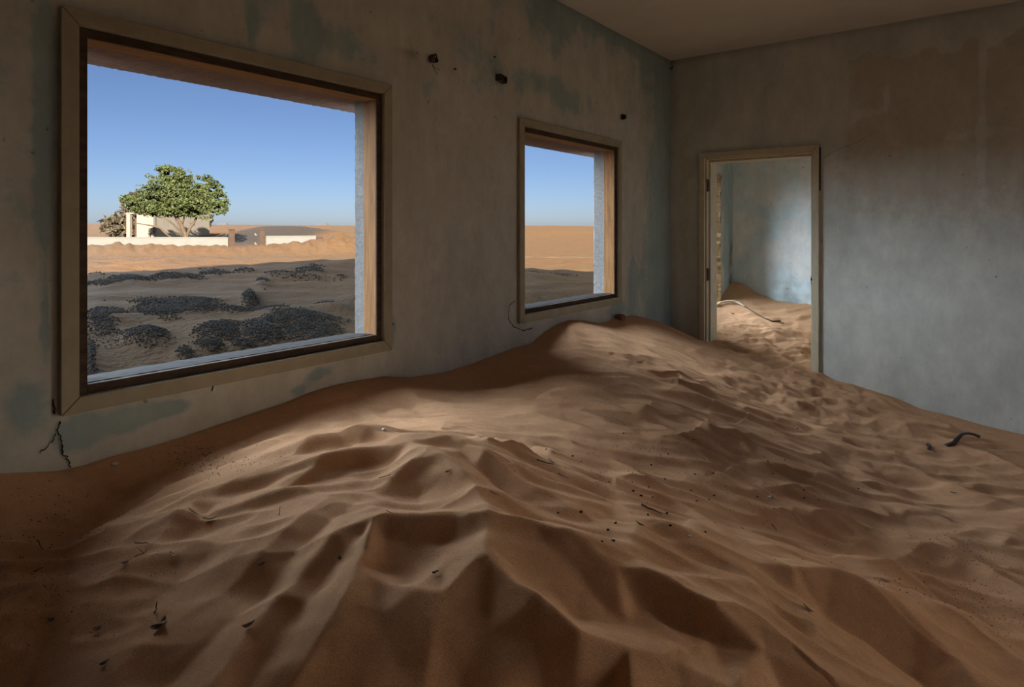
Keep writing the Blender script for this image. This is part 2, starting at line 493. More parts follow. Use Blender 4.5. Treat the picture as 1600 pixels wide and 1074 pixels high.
# crests: picture polyline (projected onto the dune), height, (width, hollow) on its left and its right along the travel; the narrow side falls into a hollow
RIDGES = [
    ([(1090, 1074), (1120, 1044), (1150, 1036), (1180, 1042), (1220, 1074)], [0.023, 0.0345, 0.0403, 0.0345, 0.023], (0.2, 0.38), (0.12, 0.38)),
    ([(1388, 945), (1460, 978), (1520, 995), (1600, 1052)], [0.0, 0.0291, 0.035, 0.0233], (0.2, 0.38), (0.16, 0.38)),
    ([(1300, 885), (1350, 891), (1400, 896), (1460, 911), (1520, 945)], [0.0, 0.035, 0.035, 0.0233, 0.0], (0.18, 0.38), (0.1, 0.38)),
    ([(1380, 885), (1420, 868), (1446, 856), (1512, 872), (1600, 925)], [0.0, 0.0233, 0.035, 0.035, 0.0233], (0.2, 0.38), (0.13, 0.38)),
    ([(1250, 820), (1275, 806), (1300, 803), (1330, 812), (1380, 838)], [0.0, 0.035, 0.0467, 0.035, 0.0], (0.16, 0.38), (0.12, 0.38)),
    ([(1130, 795), (1150, 790), (1175, 788), (1200, 800)], [0.0, 0.010, 0.010, 0.0], (0.14, 0.38), (0.09, 0.38)),
    ([(1205, 815), (1222, 799), (1240, 803), (1262, 830)], [0.0, 0.0291, 0.0291, 0.0], (0.14, 0.38), (0.09, 0.38)),
    ([(1190, 772), (1215, 762), (1245, 760), (1290, 776)], [0.0, 0.035, 0.035, 0.0], (0.16, 0.38), (0.11, 0.38)),
    ([(1170, 730), (1195, 724), (1225, 730), (1270, 750)], [0.0, 0.035, 0.035, 0.0], (0.16, 0.38), (0.1, 0.38)),
    ([(1380, 790), (1415, 798), (1450, 812), (1500, 834)], [0.0, 0.0291, 0.0233, 0.0], (0.2, 0.38), (0.12, 0.38)),
    ([(930, 768), (962, 766), (1000, 775), (1040, 785)], [0.0, 0.035, 0.035, 0.0], (0.18, 0.38), (0.11, 0.38)),
    ([(960, 755), (985, 746), (1010, 750), (1035, 760)], [0.0, 0.0233, 0.0233, 0.0], (0.14, 0.38), (0.09, 0.38)),
    ([(740, 706), (765, 704), (800, 708), (835, 722)], [0.0, 0.035, 0.035, 0.0], (0.16, 0.38), (0.1, 0.38)),
    ([(830, 706), (860, 708), (890, 722)], [0.0, 0.0233, 0.0], (0.14, 0.38), (0.1, 0.38)),
    ([(893, 503), (900, 530), (918, 545), (962, 551), (985, 570), (1010, 580)], [0.0233, 0.035, 0.035, 0.0233, 0.0174, 0.0], (0.22, 0.38), (0.2, 0.38)),
    ([(984, 580), (1020, 580), (1055, 584), (1075, 592)], [0.0, 0.0409, 0.0409, 0.0117], (0.25, 0.38), (0.13, 0.38)),
    ([(1040, 598), (1060, 596), (1085, 602), (1112, 614)], [0.0, 0.0467, 0.0467, 0.0], (0.25, 0.38), (0.16, 0.38)),
    ([(1110, 594), (1130, 592), (1150, 604)], [0.0, 0.0233, 0.0], (0.18, 0.38), (0.12, 0.38)),
    ([(820, 640), (850, 620), (880, 622)], [0.0, -0.0233, 0.0], (0.15, 0.38), (0.15, 0.38)),
    ([(1080, 662), (1105, 668), (1150, 676), (1215, 690)], [0.0, 0.0291, 0.0291, 0.0], (0.22, 0.38), (0.14, 0.38)),
    ([(1010, 690), (1060, 678), (1105, 672)], [0.0, 0.0291, 0.0], (0.2, 0.38), (0.13, 0.38)),
    ([(985, 650), (1010, 640), (1030, 628)], [0.0, 0.0233, 0.0], (0.2, 0.38), (0.13, 0.38)),
    ([(590, 655), (610, 648), (640, 648), (680, 660)], [0.0, -0.0174, -0.0233, 0.0], (0.12, 0.38), (0.12, 0.38)),
    ([(655, 672), (690, 668), (730, 678)], [0.0, 0.0233, 0.0], (0.2, 0.38), (0.12, 0.38)),
    ([(1300, 640), (1380, 660), (1440, 672), (1520, 700), (1600, 735)], [0.0, 0.0233, 0.035, 0.035, 0.0233], (0.2, 0.38), (0.13, 0.38)),
    ([(1250, 690), (1330, 700), (1400, 722), (1500, 765), (1600, 800)], [0.0, 0.0233, 0.0291, 0.0291, 0.0233], (0.22, 0.38), (0.14, 0.38)),
]
RW = []
for pts, hs, wl_, wr_ in RIDGES:
    xy = np.array([march(px, py, base_z, h)[:2] for (px, py), h in zip(pts, hs)])
    # resample smoothly (Catmull-Rom) so crests curve
    out, oh = [], []
    n = len(xy)
    for i in range(n - 1):
        p0, p1, p2, p3 = xy[max(i - 1, 0)], xy[i], xy[i + 1], xy[min(i + 2, n - 1)]
        for k in range(4):
            t = k / 4
            out.append(0.5 * (2 * p1 + (p2 - p0) * t + (2 * p0 - 5 * p1 + 4 * p2 - p3) * t * t + (3 * p1 - p0 - 3 * p2 + p3) * t ** 3))
            oh.append(hs[i] * (1 - t) + hs[i + 1] * t)
    out.append(xy[-1]); oh.append(hs[-1])
    RW.append((np.array(out), np.array(oh), wl_, wr_))

def ridge_z(x, y):
    sh = x.shape
    x, y = x.ravel(), y.ravel()
    z = np.zeros(x.size)
    for P, H, (wL, kL), (wR, kR) in RW:
        w = max(wL, wR)
        m = np.nonzero((x > P[:, 0].min() - w) & (x < P[:, 0].max() + w) & (y > P[:, 1].min() - w) & (y < P[:, 1].max() + w))[0]
        if not len(m): continue
        mx, my = x[m], y[m]
        bd = np.full(len(m), 1e9); bh = np.zeros(len(m)); bs = np.ones(len(m))
        for i in range(len(P) - 1):
            a, b = P[i], P[i + 1]
            ab = b - a
            L2 = (ab ** 2).sum() + 1e-12
            t = np.clip(((mx - a[0]) * ab[0] + (my - a[1]) * ab[1]) / L2, 0, 1)
            dx, dy = mx - a[0] - t * ab[0], my - a[1] - t * ab[1]
            d = np.hypot(dx, dy)
            s = ab[0] * (my - a[1]) - ab[1] * (mx - a[0])
            k = d < bd
            bd[k] = d[k]; bh[k] = (H[i] * (1 - t) + H[i + 1] * t)[k]; bs[k] = s[k]
        far_w, near_w, near_s = (wL, wR, -1) if wR <= wL else (wR, wL, 1)
        near = (bs > 0) == (near_s > 0)
        uf = np.clip(1 - bd / far_w, 0, 1) ** 2
        q = bd / near_w
        kn = kR if near_s < 0 else kL
        un = np.clip(np.exp(-1.2 * q) - kn * q * np.exp(1 - q), -1, 1) * np.clip(1 - bd / (5 * near_w), 0, 1)
        z[m] += bh * np.where(near, un, uf)
    return z.reshape(sh)

# foreground dune: crest lines and hollows sculpted as a net of height points (picture x, y, height above the floor)
NET_LINES = [
    [(640, 697, .845), (690, 722, .85), (740, 762, .838), (762, 792, .84), (763, 830, .835), (760, 860, .829), (754, 878, .826)],       # spine
    [(754, 878, .826), (722, 905, .813), (690, 937, .797), (676, 985, .775), (667, 1030, .755), (660, 1074, .735), (652, 1130, .71)],
    [(754, 878, .826), (800, 912, .81), (842, 943, .795), (880, 985, .771), (906, 1012, .756), (980, 1030, .722), (1060, 1050, .685), (1150, 1100, .65)],
    [(762, 792, .84), (722, 812, .835), (662, 820, .83), (605, 819, .828), (582, 828, .826), (566, 880, .812), (552, 920, .80), (520, 980, .778), (480, 1040, .755), (450, 1090, .735)],
    [(690, 937, .797), (636, 930, .80), (592, 912, .80), (566, 897, .803)],
    [(740, 762, .838), (704, 780, .826), (660, 788, .816), (612, 790, .808)],
    [(690, 722, .85), (640, 732, .84), (612, 752, .825), (588, 768, .812), (530, 776, .80)],
    [(640, 697, .845), (600, 704, .836), (540, 718, .823), (500, 734, .81), (478, 750, .80)],
    [(470, 690, .79), (498, 684, .80), (520, 683, .804), (575, 684, .816), (625, 690, .835), (640, 697, .845)],
    [(498, 684, .80), (480, 698, .802), (440, 724, .787), (392, 752, .772), (342, 784, .757), (304, 790, .747), (282, 816, .740), (256, 842, .729), (236, 872, .715), (192, 916, .70), (120, 976, .68), (60, 1030, .664)],
    [(580, 772, .806), (505, 794, .797), (472, 820, .787), (400, 892, .762), (345, 930, .745), (290, 965, .729), (225, 1020, .71), (160, 1074, .692)],
    [(582, 828, .826), (532, 842, .808), (480, 892, .788), (440, 938, .772), (400, 984, .757), (365, 1035, .744), (330, 1090, .732)],
    [(500, 757, .79), (440, 778, .775), (400, 806, .757), (360, 848, .741), (330, 880, .729), (280, 920, .714), (220, 965, .70), (140, 1030, .68), (80, 1074, .664)],
    [(575, 800, .803), (530, 814, .793), (490, 850, .775), (450, 890, .764), (420, 922, .754), (370, 970, .738), (330, 1010, .724), (260, 1074, .70)],
    [(570, 848, .808), (545, 867, .796), (505, 915, .777), (470, 960, .762), (440, 1000, .75), (400, 1060, .733), (370, 1100, .722)],
    [(640, 697, .845), (704, 694, .843), (760, 716, .832), (808, 752, .802), (880, 788, .762), (960, 812, .712), (1000, 820, .70)],
    [(960, 812, .712), (1000, 820, .70), (1076, 840, .662), (1120, 858, .637), (1184, 882, .602), (1240, 900, .567), (1298, 906, .54), (1340, 920, .517), (1386, 940, .487), (1430, 985, .45), (1490, 1030, .41), (1560, 1080, .37)],
    [(905, 906, .75), (962, 904, .746), (1002, 906, .739), (1034, 920, .726), (1080, 952, .696), (1128, 990, .666), (1190, 1026, .632), (1280, 1074, .582)],
    [(762, 792, .84), (830, 836, .806), (905, 866, .772), (1000, 882, .732), (1100, 915, .672), (1200, 960, .62), (1300, 1030, .555)],
]
NET_PTS = [(757, 930, .794), (760, 1000, .757), (765, 1074, .723), (715, 1050, .735), (850, 1074, .712), (760, 1150, .69), (900, 1150, .66), (850, 1015, .749),
    (600, 1000, .765), (560, 1074, .738), (510, 1060, .742), (650, 860, .801), (640, 890, .794), (610, 885, .794), (700, 880, .812), (700, 850, .812), (600, 850, .805),
    (660, 802, .808), (700, 797, .818), (615, 802, .803), (650, 755, .823), (655, 770, .813), (690, 755, .83), (600, 778, .807),
    (560, 740, .806), (600, 735, .814), (575, 758, .806), (540, 701, .797), (590, 694, .812), (500, 703, .80),
    (150, 930, .676), (60, 980, .66),
    (318, 808, .736), (330, 822, .738), (420, 700, .735), (340, 752, .735), (260, 800, .715), (200, 850, .70), (110, 910, .68),
    (740, 735, .815), (780, 762, .790), (840, 800, .764), (720, 712, .826), (900, 824, .742), (990, 856, .715),
    (850, 860, .785), (860, 920, .766), (900, 960, .737), (1000, 950, .702), (1060, 992, .664), (1110, 1020, .636), (980, 985, .702), (1060, 1020, .668),
    (1080, 880, .648), (1130, 900, .622), (1180, 920, .60), (1060, 900, .69), (1290, 962, .50), (1360, 1004, .453), (1420, 1052, .408), (1240, 930, .555), (1230, 985, .575)]
NET_RING = [(430, 688), (470, 676), (560, 670), (640, 674), (720, 680), (830, 716), (960, 772), (1100, 808), (1250, 858), (1400, 902), (1560, 1000), (1700, 1120), (1600, 1180), (1300, 1200), (1000, 1230), (750, 1250), (500, 1230), (200, 1170), (0, 1130), (-60, 1000), (-40, 900), (100, 862), (200, 800), (300, 742), (360, 712)]
from mathutils.geometry import delaunay_2d_cdt
def build_net():
    vid, V, E = {}, [], []
    def vert(px, py, z):
        k = (px, py)
        if k not in vid:
            vid[k] = len(V)
            V.append(pz(px, py, z))
        return vid[k]
    for L in NET_LINES:
        ids = [vert(*p) for p in L]
        E.extend(zip(ids[:-1], ids[1:]))
    for p in NET_PTS: vert(*p)
    n0 = len(V)
    for px, py in NET_RING:
        q = march(px, py, base_z)
        V.append((q[0], q[1], float(base_z(q[0], q[1]))))
    for i in range(len(NET_RING)): E.append((n0 + i, n0 + (i + 1) % len(NET_RING)))
    co, _, tris, orig, _, _ = delaunay_2d_cdt([Vector(v[:2]) for v in V], E, [], 1, 1e-6)
    zz = [V[o[0]][2] if o else None for o in orig]
    for i, z in enumerate(zz):
        if z is None:   # crossing of two lines
            zz[i] = float(base_z(co[i][0], co[i][1]))
    return [np.array([(co[i][0], co[i][1], zz[i]) for i in t]) for t in tris]
NET_GAIN = 1.75
NET = build_net()
NG = 0.004
NX = np.arange(min(t[:, 0].min() for t in NET) - .05, max(t[:, 0].max() for t in NET) + .05, NG)
NY = np.arange(min(t[:, 1].min() for t in NET) - .05, max(t[:, 1].max() for t in NET) + .05, NG)
def raster_net():
    gx_, gy_ = np.meshgrid(NX, NY, indexing='ij')
    D = np.zeros(gx_.shape)
    base = base_z(gx_, gy_)
    for t in NET:
        i0, i1 = np.searchsorted(NX, [t[:, 0].min(), t[:, 0].max()])
        j0, j1 = np.searchsorted(NY, [t[:, 1].min(), t[:, 1].max()])
        if i1 <= i0 or j1 <= j0: continue
        x, y = gx_[i0:i1, j0:j1], gy_[i0:i1, j0:j1]
        (ax, ay, az), (bx, by, bz), (cx, cy, cz) = t
        det = (by - cy) * (ax - cx) + (cx - bx) * (ay - cy)
        if abs(det) < 1e-12: continue
        l1 = ((by - cy) * (x - cx) + (cx - bx) * (y - cy)) / det
        l2 = ((cy - ay) * (x - cx) + (ax - cx) * (y - cy)) / det
        l3 = 1 - l1 - l2
        ins = (l1 >= -1e-9) & (l2 >= -1e-9) & (l3 >= -1e-9)
        v = l1 * az + l2 * bz + l3 * cz - base[i0:i1, j0:j1]
        D[i0:i1, j0:j1][ins] = v[ins]
    def blur(A, w, n_):
        for k in range(n_):
            for ax in (0, 1):
                P = np.pad(A, [(w, w) if q == ax else (0, 0) for q in (0, 1)], mode='edge')
                c = np.cumsum(P, axis=ax)
                c = np.concatenate([np.zeros_like(np.take(c, [0], ax)), c], ax)
                n = A.shape[ax]
                A = (np.take(c, np.arange(2 * w + 1, 2 * w + 1 + n), ax) - np.take(c, np.arange(n), ax)) / (2 * w + 1)
        return A
    low = blur(D, 21, 2)
    D = low + NET_GAIN * (blur(D, 1, 2) - low)     # soften the facets a little, as loose sand does
    return D
ND = raster_net()
def net_z(x, y):
    fx = np.clip((x - NX[0]) / NG, 0, len(NX) - 1.001); fy = np.clip((y - NY[0]) / NG, 0, len(NY) - 1.001)
    i, j = fx.astype(int), fy.astype(int)
    u, v = fx - i, fy - j
    return (ND[i, j] * (1 - u) + ND[i + 1, j] * u) * (1 - v) + (ND[i, j + 1] * (1 - u) + ND[i + 1, j + 1] * u) * v

def sand_z(x, y):
    x = np.asarray(x, float); y = np.asarray(y, float)
    z = base_z(x, y)
    z = z + net_z(x, y) + ridge_z(x, y)
    # wind streaks: along (0.78, 0.62) on the right flank, along -y on the left one
    a = x * 0.78 + y * 0.62
    b = -x * 0.62 + y * 0.78
    warp = 0.25 * perlin(x * 1.3, y * 1.3, 4)
    right = smooth(-4.6, -3.6, y - (x - 1.5) * 0.9 + 0.3)
    st = fbm(a * 1.3, (b + warp) * 5.5, 2, 3)
    scal = 1 - np.abs(fbm((a + warp) * 2.6, b * 6.0 + warp * 3, 7, 2)) * 2.2
    z = z + right * (0.012 * st + 0.016 * np.clip(scal, -0.5, 1)) * smooth(0.05, 0.35, x)
    ph = b * 4.6 + 1.5 * perlin(a * .9, b * 1.6, 61) + .5 * perlin(a * 2.3, b * 3.4, 62)
    fr = ph - np.floor(ph)
    saw = np.where(fr < .28, .5 - .5 * np.cos(PI * fr / .28), (1 - (fr - .28) / .72) ** 1.5)
    am = np.clip(.45 + 1.5 * perlin(a * 1.5 + 3, b * 3.1, 63), 0, 1)
    z = z + right * .021 * saw * am * smooth(0.25, 0.8, x) * smooth(1.3, .9, x - .55 * np.clip(-y - .3, 0, 2))
    z = z + right * .012 * saw * am * smooth(0.25, 0.8, x) * smooth(.6, 1.6, x - .55 * np.clip(-y - .3, 0, 2))
    tl = fbm((x + 0.35 * y) * 9.0, (y - 0.35 * x) * 1.6, 9, 3)
    z = z + (1 - right) * 0.007 * tl
    # trampled ground round the doorway
    tr = np.exp(-(((x - 0.9 - 0.35 * np.clip(-y, 0, 2)) / 0.75) ** 2 + ((y + 0.1) / 1.5) ** 2) * 1.0)
    z = z + tr * (0.045 * perlin(x * 5.2, y * 5.2, 12) + 0.022 * perlin(x * 12, y * 12, 13) + 0.008 * perlin(x * 30, y * 30, 14)) * smooth(1.45, 1.1, y)
    z = z + 0.010 * perlin(x * 3.1, y * 3.1, 21) + 0.0022 * perlin(x * 23, y * 23, 22)
    # meet the walls where the photograph shows it
    dl = np.interp(y, LEFT_PROF[:, 0], LEFT_PROF[:, 1])
    k = np.exp(-np.clip(x, 0, None) / 0.10) * (y < 0.0)
    z = z * (1 - k) + dl * k
    db = np.interp(x, BACK_PROF[:, 0], BACK_PROF[:, 1])
    door = smooth(0.30, 0.45, x) * smooth(1.26, 1.12, x)
    k = np.exp(-np.abs(np.minimum(y, 0)) / 0.10) * (1 - door) * (y < 0.1)
    z = z * (1 - k) + db * k
    return np.maximum(z, 0.004)

def graded(a, b, c, fine, coarse, reach):
    """positions from a to b, spacing `fine` near c growing to `coarse` beyond reach."""
    out = [a]
    while out[-1] < b:
        d = abs(out[-1] - c)
        out.append(out[-1] + fine + (coarse - fine) * min(1, max(0, d - reach) / 2.5))
    out[-1] = b
    return np.array(out)

sx = graded(0.0, 4.6, 1.3, 0.005, 0.02, 0.8)
sy = graded(-9.0, 1.695, -4.3, 0.005, 0.017, 0.75)
SX, SYY = np.meshgrid(sx, sy, indexing='ij')
SZ = sand_z(SX, SYY)
sand = grid_mesh('sand_drift', np.stack([SX, SYY, SZ], -1), M_SAND)
tag(sand, 'orange brown wind-rippled sand drift filling the whole room', 'sand', kind='stuff')
def floor_z(x, y): return float(sand_z(np.array([[x]]), np.array([[y]]))[0, 0])
def sand_at(px, py):
    p = march(px, py, lambda a, b: sand_z(a[:, None], b[:, None])[:, 0])
    return np.array([p[0], p[1], floor_z(p[0], p[1])])

# ------------------------------------------------------------------ room shell
H_CEIL = 2.95
def wall_grid(name, axis, u0, u1, z0, z1, holes, front, back, step, mat, blobs, fn, flip):
    """Wall in the plane axis=front; painted face finely gridded with 'teal'/'dirt' attributes, holes cut, plain back face and reveals."""
    def coords(a, b, cuts):
        c = sorted({a, b, *[q for q in cuts if a < q < b]})
        out = []
        for p, q in zip(c[:-1], c[1:]):
            n = max(1, int(math.ceil((q - p) / step)))
            out += list(np.linspace(p, q, n, endpoint=False))
        return np.array(out + [b])
    U = coords(u0, u1, [h[0] for h in holes] + [h[1] for h in holes])
    Z = coords(z0, z1, [h[2] for h in holes] + [h[3] for h in holes])
    uu, zz = np.meshgrid(U, Z, indexing='ij')
    teal, dirt_dark = fn(uu, zz)
    for (bu, bz, ru, rz, amt, ch) in blobs:
        g = amt * np.exp(-(((uu - bu) / ru) ** 2 + ((zz - bz) / rz) ** 2))
        if ch: dirt_dark = dirt_dark + g
        else: teal = teal + g
    relief = 0.003 * perlin(uu * 2.3, zz * 2.3, 31) + 0.0012 * perlin(uu * 9, zz * 9, 32)
    for h in holes:   # flat round the openings so trim sits flush
        du = np.maximum(np.maximum(h[0] - uu, uu - h[1]), 0); dz = np.maximum(np.maximum(h[2] - zz, zz - h[3]), 0)
        relief = relief * smooth(0.02, 0.15, np.hypot(du, dz))
    inward = 1 if front > back else -1
    w = front + inward * (relief - 0.004)
    P = np.stack([w, uu, zz], -1) if axis == 'x' else np.stack([uu, w, zz], -1)
    nU, nZ = len(U), len(Z)
    idx = np.arange(nU * nZ).reshape(nU, nZ)
    q = np.stack([idx[:-1, :-1], idx[1:, :-1], idx[1:, 1:], idx[:-1, 1:]], -1).reshape(-1, 4)
    cu = (0.5 * (U[:-1] + U[1:]))[:, None] + 0 * Z[None, :-1]
    cz = (0.5 * (Z[:-1] + Z[1:]))[None, :] + 0 * U[:-1, None]
    keep = np.ones(cu.shape, bool)
    for h in holes: keep &= ~((cu > h[0]) & (cu < h[1]) & (cz > h[2]) & (cz < h[3]))
    q = q[keep.ravel()]
    if flip: q = q[:, ::-1]
    V = [P.reshape(-1, 3)]
    Q = [q]
    nv = nU * nZ
    def addq(pts):
        nonlocal nv
        V.append(np.array(pts)); Q.append(np.array([[nv, nv + 1, nv + 2, nv + 3]])); nv += 4
    mk = (lambda u, z, w_: (w_, u, z)) if axis == 'x' else (lambda u, z, w_: (u, w_, z))
    # back face in coarse cells
    cu_ = sorted({u0, u1, *[h[0] for h in holes], *[h[1] for h in holes]})
    cz_ = sorted({z0, z1, *[h[2] for h in holes], *[h[3] for h in holes]})
    for a, b in zip(cu_[:-1], cu_[1:]):
        for c, d in zip(cz_[:-1], cz_[1:]):
            if any(h[0] < (a + b) / 2 < h[1] and h[2] < (c + d) / 2 < h[3] for h in holes): continue
            addq([mk(a, c, back), mk(a, d, back), mk(b, d, back), mk(b, c, back)])
    fr = front - inward * 0.004
    for h in list(holes) + [(u0, u1, z0, z1)]:
        for (a, b), (c, d) in (((h[0], h[2]), (h[1], h[2])), ((h[1], h[2]), (h[1], h[3])), ((h[1], h[3]), (h[0], h[3])), ((h[0], h[3]), (h[0], h[2]))):
            addq([mk(a, b, fr), mk(c, d, fr), mk(c, d, back), mk(a, b, back)])
    V = np.concatenate(V); Q = np.concatenate(Q)
    t = np.zeros(len(V)); t[:nU * nZ] = teal.ravel()
    dd = np.zeros(len(V)); dd[:nU * nZ] = dirt_dark.ravel()
    o = quads_mesh(name, V, Q, mat, {'teal': t, 'dirt_dark': dd}, None, False)
    return o

W1 = (-4.61, -3.288, .886, 2.128)
W2 = (-2.278, -.972, .888, 2.122)
CAS = 0.048
def hole_of(w): return (w[0] + CAS, w[1] - CAS, w[2] + CAS, w[3] - CAS)
BO = (0.22, 1.20, 0.0, 2.02)      # broken doorway at the end of the passage

def left_paint(y, z):
    n1 = fbm(y * 1.1, z * 0.9, 41, 4)
    dr = fbm(y * 4.2, z * 0.45, 45, 3)       # runs
    t = 0.27 + 0.5 * n1 + 0.34 * dr
    t = t + 0.42 * smooth(-0.95, -0.15, y) + 0.16 * smooth(2.5, 2.95, z) - 0.25 * smooth(1.9, 1.2, z) * smooth(-1.0, -1.6, y)
    d = 0.22 * np.clip(fbm(y * 2.5, z * 0.6, 51, 3) - 0.25, 0, 1) + 0.25 * np.exp(-((z - 2.95) / 0.04) ** 2)  # last term: darker along the ceiling line
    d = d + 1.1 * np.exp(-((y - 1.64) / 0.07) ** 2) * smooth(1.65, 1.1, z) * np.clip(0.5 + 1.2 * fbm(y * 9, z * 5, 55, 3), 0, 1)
    return t, d
LB = []
def lb(px, py, rx, ry, amt, ch=0):
    p = on_left(px, py); q = on_left(px + rx, py); r = on_left(px, py + ry)
    LB.append((p[1], p[2], abs(q[1] - p[1]), abs(r[2] - p[2]), amt, ch))
for a in ((72, 120, 13, 160, .8), (70, 330, 12, 140, .6), (45, 640, 40, 55, .8), (125, 678, 42, 34, .85), (74, 520, 13, 60, .75), (395, 40, 10, 60, .5), (480, 50, 40, 40, .5), (540, 70, 40, 30, .4), (470, 612, 18, 12, .75), (270, 638, 40, 14, .75), (200, 655, 40, 22, .65), (495, 586, 22, 12, .75), (612, 520, 10, 35, .7), (540, 600, 30, 10, .3), (705, 60, 45, 60, .35), (690, 140, 70, 30, .3), (860, 50, 30, 70, .4), (950, 30, 80, 16, .6), (980, 60, 80, 20, .5), (850, 130, 50, 20, .35), (900, 165, 40, 22, .35), (815, 500, 20, 14, .5), (960, 485, 20, 14, .5), (760, 200, 25, 40, -.4), (300, 60, 70, 40, -.35), (700, 330, 60, 120, -.35), (660, 530, 40, 40, -.35), (800, 60, 25, 50, -.45), (890, 100, 20, 30, -.4), (955, 130, 20, 30, -.4)):
    lb(*a)
for a in ((645, 85, 10, 6, .5, 1), (630, 80, 14, 5, .2, 1)): lb(*a)
h1, h2 = hole_of(W1), hole_of(W2)
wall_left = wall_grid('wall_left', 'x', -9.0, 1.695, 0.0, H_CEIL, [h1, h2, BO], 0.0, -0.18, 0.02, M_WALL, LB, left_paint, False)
tag(wall_left, 'left plaster wall with peeling teal paint and two open windows', 'wall', kind='structure')

DO = (0.266 + 0.045, 1.207 - 0.045, 0.0, 2.104 - 0.045)
def back_paint(x, z):
    n1 = fbm(x * 1.0, z * 1.0, 61, 4)
    dr = fbm(x * 4.5, z * 0.5, 65, 3)
    t = 0.95 + 0.25 * n1 + 0.12 * dr
    t = t - 0.85 * smooth(1.0, 2.1, z + 0.35 * n1) * smooth(1.05, 1.6, x + 0.25 * n1) + 1.0 * smooth(2.68, 2.78, z + 0.15 * dr)
    t = t - 0.55 * np.exp(-((x - 0.13) / 0.09) ** 2) * smooth(2.5, 2.2, z) * smooth(0.6, 1.4, z)
    d = 0.18 * np.clip(dr - 0.25, 0, 1) + 0.3 * np.exp(-((z - 2.95) / 0.04) ** 2) + 0.22 * np.exp(-(x / 0.05) ** 2)  # last terms: darker along the ceiling line and the corner
    d = d + 0.16 * smooth(2.0, 2.6, z) * smooth(1.0, 0.2, x)  # darker towards the upper left
    return t, d
BB = []
def bb(px, py, rx, ry, amt, ch=0):
    p = on_back(px, py); q = on_back(px + rx, py); r = on_back(px, py + ry)
    BB.append((p[0], p[2], abs(q[0] - p[0]), abs(r[2] - p[2]), amt, ch))
for a in ((1385, 145, 6, 30, .7), (1360, 175, 22, 8, .6), (1310, 185, 40, 14, .5), (1535, 80, 7, 90, .9), (1533, 230, 7, 60, .8), (1575, 105, 26, 6, .4), (1490, 215, 30, 7, .4), (1545, 205, 60, 10, .4), (1320, 130, 14, 50, .5), (1080, 150, 20, 60, .3), (1450, 590, 90, 30, .5)):
    bb(*a)
for a in ((1575, 600, 20, 14, .12, 1), (1350, 480, 14, 5, .12, 1), (1420, 410, 30, 10, .08, 1), (1330, 400, 30, 10, .08, 1)): bb(*a)
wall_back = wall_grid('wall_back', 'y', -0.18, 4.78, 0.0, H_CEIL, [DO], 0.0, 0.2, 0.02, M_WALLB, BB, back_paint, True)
tag(wall_back, 'back plaster wall with the open doorway, stained brown above and pale blue below', 'wall', kind='structure')

def rear_paint(x, z):
    n1 = fbm(x * 2.0, z * 2.0, 71, 4)
    t = 0.45 + 0.7 * n1 + 0.3 * smooth(1.1, 0.7, z)
    d = 0.85 * np.clip(fbm(x * 7, z * 7, 75, 3) + 0.34, 0, 1) * smooth(0.98, 0.84, z + 0.25 * fbm(x * 5, z * 2, 77, 2)) * smooth(.3, .55, x)
    return t, d
wall_rear = wall_grid('wall_rear', 'y', -0.18, 3.2, 0.0, H_CEIL, [], 1.695, 1.9, 0.03, M_WALLC, [], rear_paint, True)
tag(wall_rear, 'pale blue end wall of the small room beyond the doorway', 'wall', kind='structure')
box_o = box('wall_right', 4.6, 4.78, -9.18, 0.0, 0, H_CEIL, M_PLAIN)
bpy.data.objects.remove(box_o)
ADDED_HOLES = [(-3.4, -2.05, .75, 2.4), (-1.75, -0.4, .75, 2.4)]  # openings added out of view to let more light in
zero = lambda u, z: (0.6 + 0.4 * fbm(u, z, 81, 3), 0 * u)
wall_right = wall_grid('wall_right', 'x', -9.0, 0.0, 0.0, H_CEIL, ADDED_HOLES, 4.6, 4.78, 0.15, M_WALLB, [], zero, True)
tag(wall_right, 'right plaster wall out of frame with two openings added for light', 'wall', kind='structure')
wall_front = wall_grid('wall_front', 'y', -0.18, 4.78, 0.0, H_CEIL, [], -9.0, -9.18, 0.15, M_LOWBOUNCE, [], zero, False)
tag(wall_front, 'plaster wall behind the viewer', 'wall', kind='structure')
wall_passage = wall_grid('wall_passage', 'x', 0.2, 1.695, 0.0, H_CEIL, [(.3, 1.55, .8, 2.3)], 2.1, 2.28, 0.15, M_WALLC, [], zero, True)  # opening added out of view to brighten the small room
tag(wall_passage, 'right end wall of the small room beyond the doorway', 'wall', kind='structure')
fl = box('floor', -0.18, 4.78, -9.18, 1.9, -0.25, 0.0, M_CEMENT_SHADE)
tag(fl, 'cement floor slab buried under the sand', 'floor', kind='structure')
ROOF_TOP = 3.18
cl = box('ceiling', -0.2, 4.8, -9.2, 1.92, H_CEIL, ROOF_TOP, M_CEIL)
tag(cl, 'plain dim brown plaster ceiling', 'ceiling', kind='structure')

# ------------------------------------------------------------------ windows
def frame_piece(name, quad, x0, x1, mat, parent, bev=0.002):
    return prism(name, quad, 'x', x0, x1, mat, parent, bev)

